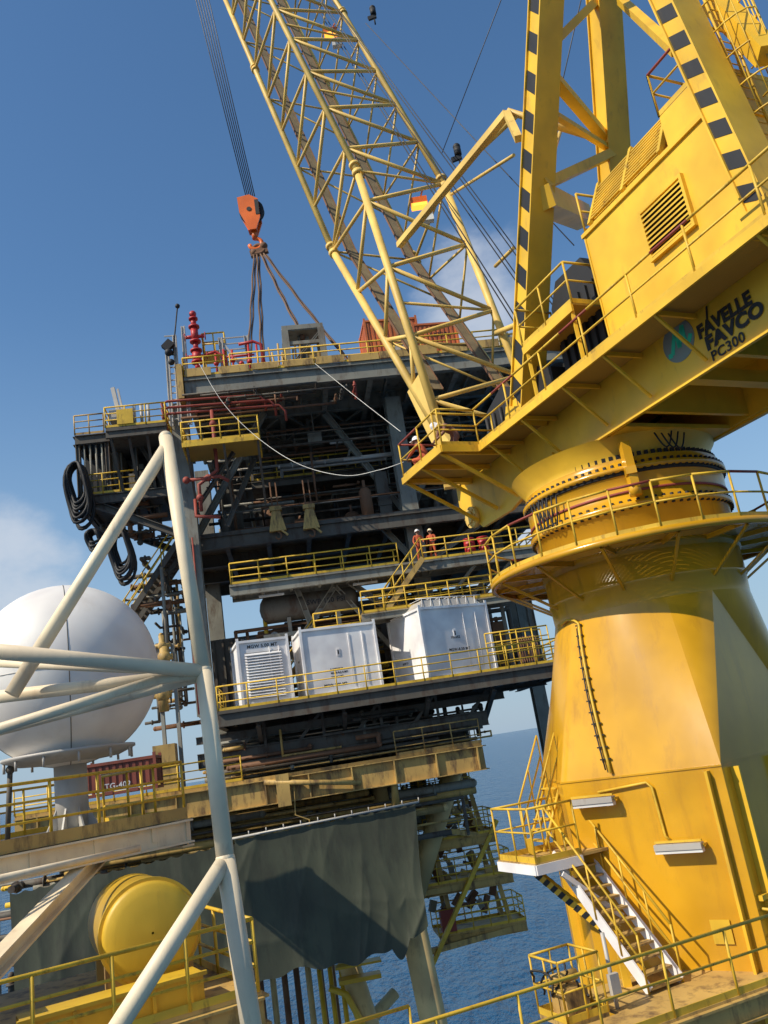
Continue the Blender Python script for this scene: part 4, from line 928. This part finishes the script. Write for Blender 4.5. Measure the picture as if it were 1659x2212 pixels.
yc.part('stand',m,YRAIL); m=MB(); m.rail([PF(1.1,.9,22.26),PF(2.3,.9,22.26),PF(2.3,2.1,22.26),PF(1.1,2.1,22.26)],closed=True,sp=.6,h=1.2,r=.04); yc.part('guard_rail',m,YRAIL)
tk=Thing('deck_tool_rack','small cream and brown tool rack with pipes by the rail','tool rack',PF(5.2,.5,20.5))
m=MB(); 
for k in range(9): m.tube(PF(4.7+k*.2,.5+rnd(0,.4),20.5),PF(4.7+k*.2+rnd(-.1,.1),.6,21.6+rnd(0,.9)),.06,6)
m.box(PF,4.5,6.4,.4,1.2,20.52,20.9); tk.part('body',m,[YDECK])
random.seed(91)
for k in range(5):
    a_=(7.0,11.5,14.5,17.5,20)[k]+rnd(-.4,.4); ck=Thing('deck_crate','weathered steel crate standing behind the upper deck rail','crate',PF(a_,.6,20.5),'crates on the upper deck')
    m=MB(); L=rnd(.8,1.5); H=rnd(.6,1.3); m.box(PF,a_,a_+L,.6,1.4,20.58,20.5+H); ck.part('body',m,random.choice([GREY,YDECK,RUST,GALV]))
    m=MB()
    for x in (0,L/2-.03,L-.06): m.box(PF,a_+x,a_+x+.06,.55,.597,20.5,20.5+H+.03)
    m.box(PF,a_+.062,a_+L/2-.032,.56,.597,20.5+H-.06,20.5+H); ck.part('frame',m,DGREY)
for px,py in ((598,1125),(670,1120)):
    a_,z_=pb(px,py,1.8); h=Thing('hoist_trolley','yellow triangular hoist trolley hanging under the deck beams','hoist',PF(a_,1.8,z_),'hoists under the deck')
    m=MB(); m.prism([PF(a_-.45,1.6,z_-.6),PF(a_+.45,1.6,z_-.6),PF(a_+.22,1.6,z_+.5),PF(a_-.22,1.6,z_+.5)],PB*.3); m.box(PF,a_-.32,a_+.32,1.55,1.95,z_+.52,z_+.75)
    m.beam(PF(a_+.2,1.6,z_-.6),PF(a_+.5,1.6,z_-.9),.1,.1)
    h.part('body',m,YDECK); m=MB(); m.box(PF,a_-.25,a_+.25,1.7,1.8,z_+.75,z_+.85); m.beam(PF(a_-.15,1.75,z_+.8),PF(a_-.15,1.85,z_+2.2),.07,.07); m.beam(PF(a_+.15,1.75,z_+.8),PF(a_+.15,1.85,z_+2.2),.07,.07)
    h.part('hanger',m,RUST)
    m=MB(); m.sweep([PF(a_+.15*sin(t),1.7,z_-.85+.18*cos(t)) for t in [k*pi/7 for k in range(11)]],.05,6); h.part('hook',m,RUST)
for k in range(2):
    bb=PF(14.0+k*.75,1.5,9.2); m=MB(); m.lathe(bb,[(.02,0),(.3,0),(.32,.03),(.29,.06),(.29,.3),(.31,.32),(.29,.34),(.29,.62),(.31,.64),(.29,.66),(.29,.88),(.32,.92),(.3,.95),(.02,.93)],20)
    single('drum',m,RED,'red steel drum standing on the railed walkway','drum',bb,'red drums on the walkway')
random.seed(61)
for px0,px1,py0,py1,nn_ in ((144,196,1000,1142,16),(188,224,1146,1194,7),(240,287,1145,1264,13)):
    m=MB(); A=pbw((px0+px1)/2,py0,.6); B=pbw((px0+px1)/2,py1,.6); A2=pbw(px0,py0,.6); B2=pbw(px1,py0,.6); hw_=(B2-A2).length/2; H=(A-B).length/2; C_=(A+B)/2
    for k in range(nn_):
        f=.62+.4*k/nn_; ph=rnd(-.3,.3); yo=rnd(-.4,.4)
        m.sweep([C_+V((hw_*f*cos(t)*(1+.16*sin(2*t+ph))+rnd(-.01,.01),yo+.1*sin(3*t+ph),-H*(f)*sin(t)+ (1-f)*H)) for t in [q*pi/12 for q in range(24)]],.075,7,closed=True)
    single('hose_coil',m,BLACK,'black rubber hose hanging in long loops from the platform edge','hose',C_,'black hoses hung in loops')
def tarp(c,nx,ny,label,ragged=.5,seed=2,amp=.10):
    random.seed(seed); m=MB(); K=8; ph=[rnd(0,6) for _ in range(K)]; fr=[rnd(.6,2.6) for _ in range(K)]; tl=[rnd(-2.2,2.2) for _ in range(K)]
    for j in range(ny+1):
        t=j/ny
        for i in range(nx+1):
            s=i/nx; top=c[0].lerp(c[1],s); bot=c[3].lerp(c[2],s)
            bot=bot+Z*ragged*(.35*sin(s*9+ph[0])+.2*sin(s*31+ph[1])-(1.4 if .80<s<.9 else 0)*sin((s-.80)/.10*pi)+(1.0 if s>.92 else 0)*(s-.92)*12)
            top=top-Z*.10*abs(sin(s*pi*16)); p=top.lerp(bot,t)
            d=0
            for k in range(K):
                q=sin(s*fr[k]*3+ph[k]+t*tl[k]+.7*sin(t*3+ph[k]+s*4)); d+=(1-abs(q))**3*(1/(1+k*.1))-.3
            d+=.5*sin(s*5+t*3+ph[2])
            p=p-PB*(d*amp*(.3+t*.7))+PA*(.1*sin(t*4+s*9)*t)
            m.v.append(p)
    for j in range(ny):
        for i in range(nx): q=j*(nx+1)+i; m.F((q,q+1,q+nx+2,q+nx+1),True)
    return single('tarpaulin',m,TARP,label,'tarpaulin',c[0],'green tarpaulins under the platform')
tarp([pbw(506,1812,-.9),pbw(897,1735,-.9),pbw(928,2030,-.9),pbw(540,2135,-.9)],200,60,'large grey-green tarpaulin draped below the mustard deck')
tarp([pbw(20,1930,-.4),pbw(520,1816,-.4),pbw(545,2120,-.4),pbw(30,2260,-.4)],140,50,'dusty grey-green tarpaulin hanging behind the yellow tank',seed=5)
tarp([pbw(500,1720,2.5),pbw(790,1660,2.5),pbw(740,1790,2.5),pbw(500,1850,2.5)],50,20,'dark tarpaulin screen between the deck beams',seed=9)
m=MB(); m.tube(pbw(500,1812,-.95),pbw(905,1732,-.95),.05,8)
for k in range(12): q=pbw(500,1812,-.95).lerp(pbw(905,1732,-.95),k/11); m.tube(q,q+Z*.2,.03,6)
plat.part('tarpaulin_rail',m,GALV)
m=MB(); m.sweep([pbw(635,1700,-.8),pbw(638,1760,-.8),pbw(668,1770,-.8),pbw(672,1795,-.8)],.035,6); m.sweep([pbw(740,1690,-.3),pbw(745,1665,-.3),pbw(850,1660,-.3),pbw(855,1740,-.3)],.2,12); m.tube(pbw(570,1690,-.9),pbw(780,1690,-.9),.12,10)
plat.part('drain_pipe',m,YDECK)
def cat(pts,name,label):
    m=MB(); P3=[atY(x,y,Y) for x,y,Y in pts]; out=[]
    for i in range(len(P3)-1):
        p0=P3[max(i-1,0)];p1=P3[i];p2=P3[i+1];p3=P3[min(i+2,len(P3)-1)]
        for k in range(8):
            t=k/8; out.append(.5*((2*p1)+(p2-p0)*t+(2*p0-5*p1+4*p2-p3)*t*t+(3*p1-p0-3*p2+p3)*t**3))
    out.append(P3[-1]); m.sweep(out,.011,6); single(name,m,TAGL,label,'rope',P3[0],'tag lines')
cat([(430,785,39.5),(480,868,37),(550,940,35),(640,1000,32),(740,1027,29),(820,1015,27),(872,998,25.5)],'tag_line','white tag line rope sagging from platform to crane')
cat([(680,785,40),(760,850,34),(865,932,25)],'tag_line','thin white tag line rope stretched to the crane platform')
# ================================================================= LEFT NEAR STRUCTURES
RDZ=-.65
e0=V((-5.3,19,0)); ed=V((2.6,3,0)).normalized(); en=V((-ed.y,ed.x,0))
def DF(x,y,z): return e0-ed*x+en*y+Z*z
dk=Thing('radome_deck','white edged steel deck with yellow rails carrying the radome','deck',DF(3,2,RDZ))
m=MB(); m.box(DF,0,9,0,5.5,RDZ-.1,RDZ); m.mi=1; m.box(DF,0,9,-.05,-.003,RDZ-.1,RDZ+.14)
dk.part('deck_plate',m,[DGREY,YDECK])
m=MB(); m.ibeam(DF(-.1,.05,RDZ-.36),DF(9,.05,RDZ-.36),.3,.48); m.ibeam(DF(0,0,RDZ-.4),DF(0,5.5,RDZ-.4),.3,.55); m.ibeam(DF(0,2.7,RDZ-.4),DF(9,2.7,RDZ-.4),.25,.5)
for i in range(7): m.beam(DF(.8+i*1.3,0,RDZ-.3),DF(.8+i*1.3,5.5,RDZ-.3),.12,.3)
m.tube(atY(300,1832,17.5),atY(-60,1912,14.0),.07,10)
m.ibeam(atY(215,1845,18),atY(-60,2140,14),.3,.3)
dk.part('support_beam',m,CREAM)
m=MB(); m.rail([DF(0,3.5,RDZ),DF(0,.05,RDZ),DF(9,.05,RDZ)],sp=1.0,r=.032,mid=(.35,.68)); dk.part('guard_rail',m,YRAIL)
m=MB(); m.rail([DF(0,5.4,RDZ),DF(9,5.4,RDZ)],sp=1.1,r=.03); dk.part('guard_rail',m,YRAIL)
rc=V((-8.0,19.5,2.84)); rb=V((-8.0,19.5,RDZ)); RR=2.1
rdm=Thing('radome','large white satellite radome with panel seams on a steel pedestal','radome',rb)
m=MB(); m.ball(rc,RR,64,36); rdm.part('dome',m,DOME)
m=MB(); t=.5; m.sweep([rc+V((RR*cos(t)*cos(p),RR*sin(t)*cos(p),RR*sin(p))) for p in [q*pi/36 for q in range(72)]],.012,5,closed=True)
rdm.part('panel_seam',m,DGREY)
m=MB(); t=-1.15; m.sweep([rc+V((RR*cos(t)*cos(p),RR*sin(t)*cos(p),RR*sin(p))) for p in [q*pi/36 for q in range(72)]],.010,5,closed=True)
rdm.part('panel_seam',m,DGREY)
m=MB(); m.sweep([rc+V((RR*cos(p),RR*sin(p),-.1)) for p in [q*pi/36 for q in range(72)]],.010,5,closed=True); rdm.part('panel_seam',m,GALV)
m=MB(); m.lathe(rb,[(.25,1.45),(1.1,1.52),(1.45,1.66),(1.45,1.72),(.3,1.7)],40)
for i in range(12):
    t=i*pi/6; m.tube(rb+V((1.38*cos(t),1.38*sin(t),1.42)),rb+V((1.38*cos(t),1.38*sin(t),1.68)),.03,6)
rdm.part('base_ring',m,GALV)
m=MB(); m.tube(rb,rb+Z*1.5,.36,24)
for i in range(8):
    t=i*pi/4; d=V((cos(t),sin(t),0)); s=d.cross(Z)*.02; m.prism([rb+d*.3+s,rb+d*.62+s,rb+d*.36+Z*.5+s],-2*s)
m.tube(rb,rb+Z*.05,.7,24); rdm.part('pedestal',m,GALV)
m=MB(); m.tube(rb+V((-1.2,-.6,0)),rb+V((-1.1,-.6,1.5)),.06,8); m.ball(rb+V((-1.1,-.6,1.5)),.1,8,6); rdm.part('gps_post',m,DGREY)
tw=Thing('tubular_frame_tower','cream painted tubular steel truss with stained joints','steel tower',atY(552,2260,9))
m=MB(); n1=atY(358,945,9.2); n2=atY(440,1450,9.0); n3=atY(487,1857,8.8); n4=atY(556,2300,8.6)
m.tube(n1,n2,.082,24); m.tube(n2,n3,.09,24); m.tube(n3,n4,.098,24); m.ball(n1,.082,20,12); m.ball(n2,.09,20,12); m.ball(n3,.098,20,12)
tw.part('main_tube',m,CREAM)
m=MB()
m.tube(n1-Z*.12,atY(25,1500,8.3),.075,20); m.tube(n2,atY(-60,1402,7.6),.075,20); m.tube(n2-Z*.02,atY(-60,1512,8.4),.066,20)
m.tube(n2-Z*.03,atY(-60,1592,10.6),.076,20); m.tube(n3,atY(228,2260,7.6),.082,20); m.tube(atY(-60,1592,8.0),atY(335,1470,8.8),.052,16); m.tube(atY(-60,1430,9.5),atY(440,1452,9),.048,16)
tw.part('brace_tube',m,CREAM)
lk=Thing('tank_deck','lower steel deck with yellow rails around the tank','deck',V((-6,15,-3.5)))
LZ=-3.45
pA=atZ(525,1990,LZ+1.1); pBq=atZ(-30,2130,LZ+1.1)
ld=(pBq-pA).normalized(); ld.z=0; ln=V((ld.y,-ld.x,0)) if V((ld.y,-ld.x,0)).y>0 else V((-ld.y,ld.x,0))
def KF(x,y,z): return V((pA.x,pA.y,0))+ld*x+ln*y+Z*z
m=MB(); m.box(KF,-.2,9,0,5.5,LZ-.1,LZ); lk.part('deck_plate',m,YDECK)
m=MB(); m.ibeam(KF(-.2,0,LZ-.3),KF(9,0,LZ-.3),.25,.45); m.ibeam(KF(-.2,0,LZ-.3),KF(-.2,5.5,LZ-.3),.25,.45); m.beam(KF(.2,.3,LZ),KF(.2,.3,-14),.35,.35); m.beam(KF(.2,5,LZ),KF(.2,5,-14),.35,.35); m.beam(KF(6,2,LZ),KF(6,2,-14),.35,.35); lk.part('support_beam',m,YDECK)
m=MB(); m.rail([KF(-.15,5.3,LZ),KF(-.15,0,LZ),KF(9,0,LZ)],sp=1.15,r=.032,mid=(.35,.68)); lk.part('guard_rail',m,YRAIL)
tc_=atY(328,2014,15.6); tnk=Thing('storage_tank','yellow horizontal cylindrical tank with rounded end behind rails','tank',V((tc_.x,tc_.y,LZ)))
ax=V((-.46,.888,0)).normalized(); sx_=V((ax.y,-ax.x,0))
m=MB(); o=len(m.v); nn=48
prf=[(.02,-.10),(.35,-.09),(.62,-.06),(.76,-.02),(.82,.03),(.82,.1),(.88,.1),(.88,.17),(.82,.17),(.82,2.2),(.6,2.45),(.02,2.5)]
for r_,l_ in prf:
    for i in range(nn): t=2*pi*i/nn; m.v.append(tc_+ax*l_+sx_*(r_*cos(t))+Z*(r_*sin(t)))
for k in range(len(prf)-1):
    for i in range(nn): j=(i+1)%nn; m.F((o+k*nn+i,o+(k+1)*nn+i,o+(k+1)*nn+j,o+k*nn+j),4>k or k>7)
tnk.part('shell',m,YTANK)
m=MB()
for l_ in (.5,1.8): m.beam(tc_+ax*l_-sx_*.75-Z*.7,tc_+ax*l_+sx_*.75-Z*.7,.15,.5)
tnk.part('saddle',m,YDECK)
sk=Thing('bund_skid','yellow painted steel bund box on the lower deck','skid',KF(1,1,LZ)); m=MB()
m.hexa([KF(.6,.5,LZ+.002),KF(3.4,.5,LZ+.002),KF(3.4,1.1,LZ+.002),KF(.6,1.1,LZ+.002),KF(.6,.5,LZ+.42),KF(3.4,.5,LZ+.42),KF(3.4,1.1,LZ+.42),KF(.6,1.1,LZ+.42)])
for i in range(5): m.box(KF,.8+i*.6,.86+i*.6,.44,.497,LZ+.02,LZ+.37)
m.box(KF,.55,3.45,.42,.497,LZ+.38,LZ+.44)
sk.part('box',m,YTANK); m=MB(); m.box(KF,3.7,4.8,.7,1.3,LZ,LZ+1.1); sk.part('pump',m,DGREY)
mf=Thing('pipe_manifold','grey and galvanised pipe manifold with valves behind the rails','pipe manifold',KF(5.2,2.5,LZ))
random.seed(44)
for k in range(11):
    m=MB(); x=3.8+k*.38; h=rnd(1.2,2.3); m.tube(KF(x,2.4+rnd(0,.6),LZ),KF(x,2.6,LZ+h),rnd(.05,.12),10); m.ball(KF(x,2.5,LZ+h*.55),.17,10,8); m.tube(KF(x-.15,2.35,LZ+h*.55),KF(x+.15,2.35,LZ+h*.55),.02,6); m.tube(KF(x,2.6,LZ+h),KF(x+.5,2.6,LZ+h),.06,8); mf.part('riser',m,random.choice([GALV,GREY,DGREY,YDECK]))
m=MB(); m.tube(KF(3.6,2.6,LZ+.8),KF(8,2.6,LZ+.8),.13,12); m.tube(KF(3.6,2.8,LZ+1.9),KF(8,2.8,LZ+1.9),.09,12); mf.part('header',m,GREY)
vm=Thing('pump_skid','mustard pump and valve assembly on the mustard deck','pump',PF(-1.8,-.2,-.3))
m=MB()
for px,py,r_ in ((355,1420,.3),(352,1500,.34),(362,1460,.24),(350,1395,.2)):
    q=pbw(px,py,-.2); m.ball(q,r_*1.1,12,8); m.tube(q-Z*.8,q+Z*.5,r_*.7,12); m.tube(q-PA*.5,q+PA*.4,r_*.5,10)
q=pbw(352,1560,-.2); a_=(q-PO).dot(PA); m.box(PF,a_-.5,a_+.5,-.6,.3,-.3,1.8); vm.part('body',m,YDECK)
m=MB(); 
for px in (340,372):
    q=pbw(px,1390,-.1); m.beam(q,V((q.x,q.y,-.3)),.16,.16)
vm.part('frame',m,GREY)
# ================================================================= PEOPLE
def person(label,base,rot,pose='stand',suit=COVER,helm=WHITE,sc=1.0,trouser=None):
    base=V(base)
    if pose=='stand':
        J=dict(pel=(0,0,.95),wai=(0,.01,1.1),che=(0,.01,1.32),nek=(0,0,1.5),hed=(0,.03,1.62),top=(0,.02,1.70),
          ls=(-.19,0,1.42),le=(-.27,.06,1.14),lh=(-.2,.24,1.02),rs=(.19,0,1.42),re=(.28,.0,1.13),rh=(.27,.12,.92),
          lt=(-.1,0,.9),lk=(-.12,.03,.5),la=(-.13,0,.1),lf=(-.14,.16,.04),rt=(.1,0,.9),rk=(.13,.04,.5),ra=(.15,0,.1),rf=(.18,.16,.04))
    elif pose=='bend':
        J=dict(pel=(0,-.15,.9),wai=(0,-.02,1.02),che=(0,.2,1.12),nek=(0,.4,1.14),hed=(0,.52,1.12),top=(0,.6,1.14),
          ls=(-.19,.3,1.12),le=(-.25,.42,.85),lh=(-.18,.6,.7),rs=(.19,.3,1.12),re=(.26,.4,.85),rh=(.15,.6,.68),
          lt=(-.1,-.12,.86),lk=(-.13,.08,.48),la=(-.13,-.1,.1),lf=(-.14,.06,.04),rt=(.1,-.12,.86),rk=(.13,.1,.48),ra=(.14,-.05,.1),rf=(.15,.12,.04))
    else:
        J=dict(pel=(0,-.1,.42),wai=(0,-.06,.58),che=(0,.04,.8),nek=(0,.12,.97),hed=(0,.17,1.08),top=(0,.17,1.17),
          ls=(-.19,.08,.9),le=(-.27,.25,.68),lh=(-.15,.45,.62),rs=(.19,.08,.9),re=(.27,.26,.66),rh=(.12,.46,.6),
          lt=(-.1,-.08,.4),lk=(-.17,.32,.48),la=(-.15,.08,.1),lf=(-.16,.26,.04),rt=(.1,-.08,.4),rk=(.17,.32,.5),ra=(.15,.1,.1),rf=(.16,.28,.04))
    Rm=dict(pel=.15,wai=.135,che=.155,nek=.058,hed=.095,top=.08,ls=.075,le=.052,lh=.036,rs=.075,re=.052,rh=.036,lt=.1,lk=.068,la=.05,lf=.042,rt=.1,rk=.068,ra=.05,rf=.042)
    E_=[('pel','wai'),('wai','che'),('che','nek'),('nek','hed'),('hed','top'),('che','ls'),('ls','le'),('le','lh'),('che','rs'),('rs','re'),('re','rh'),('pel','lt'),('lt','lk'),('lk','la'),('la','lf'),('pel','rt'),('rt','rk'),('rk','ra'),('ra','rf')]
    names=list(J); vs_=[V(J[k]) for k in names]; rs_=[Rm[k] for k in names]; es=[(names.index(a),names.index(b)) for a,b in E_]
    for hn,en_,sg in (('lh','le',-1),('rh','re',1)):
        h=V(J[hn]); e=V(J[en_]); d=(h-e).normalized(); s=d.cross(V((sg,0,0))).normalized(); pi_=len(vs_); vs_.append(h+d*.06); rs_.append(.03); es.append((names.index(hn),pi_))
        for k in range(4):
            o=s*(k-1.5)*.022; L_=.075-.008*abs(k-1.3); i0=len(vs_); vs_+= [h+d*.10+o,h+d*(.10+L_*.6)+o-V((sg*.012,0,0)),h+d*(.10+L_)+o-V((sg*.03,0,0))]; rs_+=[.010,.009,.008]; es+=[(pi_,i0),(i0,i0+1),(i0+1,i0+2)]
        i0=len(vs_); vs_+=[h+d*.05+s*.045,h+d*.09+s*.055]; rs_+=[.011,.009]; es+=[(pi_,i0),(i0,i0+1)]
    hd=V(J['hed']); fw=V((0,1,0)) if pose!='bend' else V((0,.55,-.83))
    for o,r_ in ((fw*.105,.016),(V((.092,0,0)),.014),(V((-.092,0,0)),.014)):
        vs_.append(hd+o); rs_.append(r_); es.append((names.index('hed'),len(vs_)-1))
    me=bpy.data.meshes.new('p'); me.from_pydata([tuple(v) for v in vs_],es,[]); ob=bpy.data.objects.new('p',me); bpy.context.collection.objects.link(ob)
    md=ob.modifiers.new('s','SKIN'); 
    for i,sv in enumerate(me.skin_vertices[0].data): sv.radius=(rs_[i],rs_[i]*(.72 if i in (names.index('che'),names.index('wai'),names.index('pel')) else 1)); sv.use_root=(i==0)
    md.use_smooth_shade=True
    ob.modifiers.new('d','SUBSURF').levels=1; ob.modifiers['d'].render_levels=1
    dg=bpy.context.evaluated_depsgraph_get(); m2=bpy.data.meshes.new_from_object(ob.evaluated_get(dg)); bpy.data.objects.remove(ob)
    for mm in (suit,SKIN,BLACK,trouser or suit): m2.materials.append(mm)
    hl,hr=V(J['lh']),V(J['rh'])
    for p in m2.polygons:
        c=p.center; k=0
        if (c-hd).length<.16 or (c-V(J['top'])).length<.12: k=1
        elif (c-hl).length<.035 or (c-hr).length<.035 or any((c-h-(h-e).normalized()*.09).length<.095 for h,e in ((hl,V(J['le'])),(hr,V(J['re'])))): k=1
        elif c.z<.13: k=2
        elif c.z<J['pel'][2]-.05 and c.z<.9: k=3
        p.material_index=k; p.use_smooth=True
    rm=Matrix.Rotation(rot,4,'Z')@Matrix.Scale(sc,4); m2.transform(rm)
    pe=bpy.data.objects.new('person',m2); pe.location=base; bpy.context.collection.objects.link(pe); pe['label']=label; pe['category']='person'
    def ch(nm,mb,mat):
        q=mkmesh(nm,mb,mat,(0,0,0)); q.transform(rm); o=bpy.data.objects.new(nm,q); o.parent=pe; bpy.context.collection.objects.link(o)
    up_=(V(J['top'])-V(J['hed'])).normalized()
    if pose=='bend': up_=V((0,.83,.55))
    rq=Z.rotation_difference(up_).to_matrix(); hm=MB()
    hm.lathe((0,0,0),[(.001,.155),(.05,.15),(.09,.12),(.118,.07),(.125,.02),(.15,.005),(.15,-.005),(.12,.0)],20)
    hm.box(lambda x,y,z:V((x,y,z)),-.07,.07,.12,.2,-.005,.01)
    hm.v=[rq@v+hd+up_*.03 for v in hm.v]; ch('helmet',hm,helm)
    ey=MB()
    for sx2 in (-.033,.033): ey.ball(hd+fw*.093+V((sx2,0,.012)),.011,8,6)
    ey.ball(hd+fw*.092-up_*.05,.016,8,5,(1.5,.5,.35)); ch('face_feature',ey,BLACK)
    bt=MB()
    if pose=='stand':
        bt.lathe(V(J['wai'])-Z*.04,[(.142,-.02),(.146,-.02),(.146,.02),(.142,.02)],20); bt.v=[V((v.x,v.y*.78,v.z)) for v in bt.v]
    else: bt.ball(V(J['wai']),.05)
    ch('belt',bt,BLACK)
    return pe
a_,z_=pb(908,1200,1.5); person('worker in orange coveralls and white helmet standing at the railing',PF(a_,1.4,9.2),radians(200)); a_,z_=pb(938,1198,1.5)
person('worker in orange coveralls and pale helmet leaning by the drums',PF(a_,1.6,9.2),radians(160),helm=CREAM)
person('worker in brown jacket and white helmet bending over the boom foot',CF(3.0,-3.0,GT),radians(115),'bend',BROWN)
person('worker in orange coveralls crouching behind the crane railing',CF(3.9,-3.6,GT),radians(60),'crouch',COVER)
person('worker in orange coveralls standing behind the radome deck rail',DF(3.6,5.0,RDZ),radians(150),'stand',COVER)
bpy.context.view_layer.update()
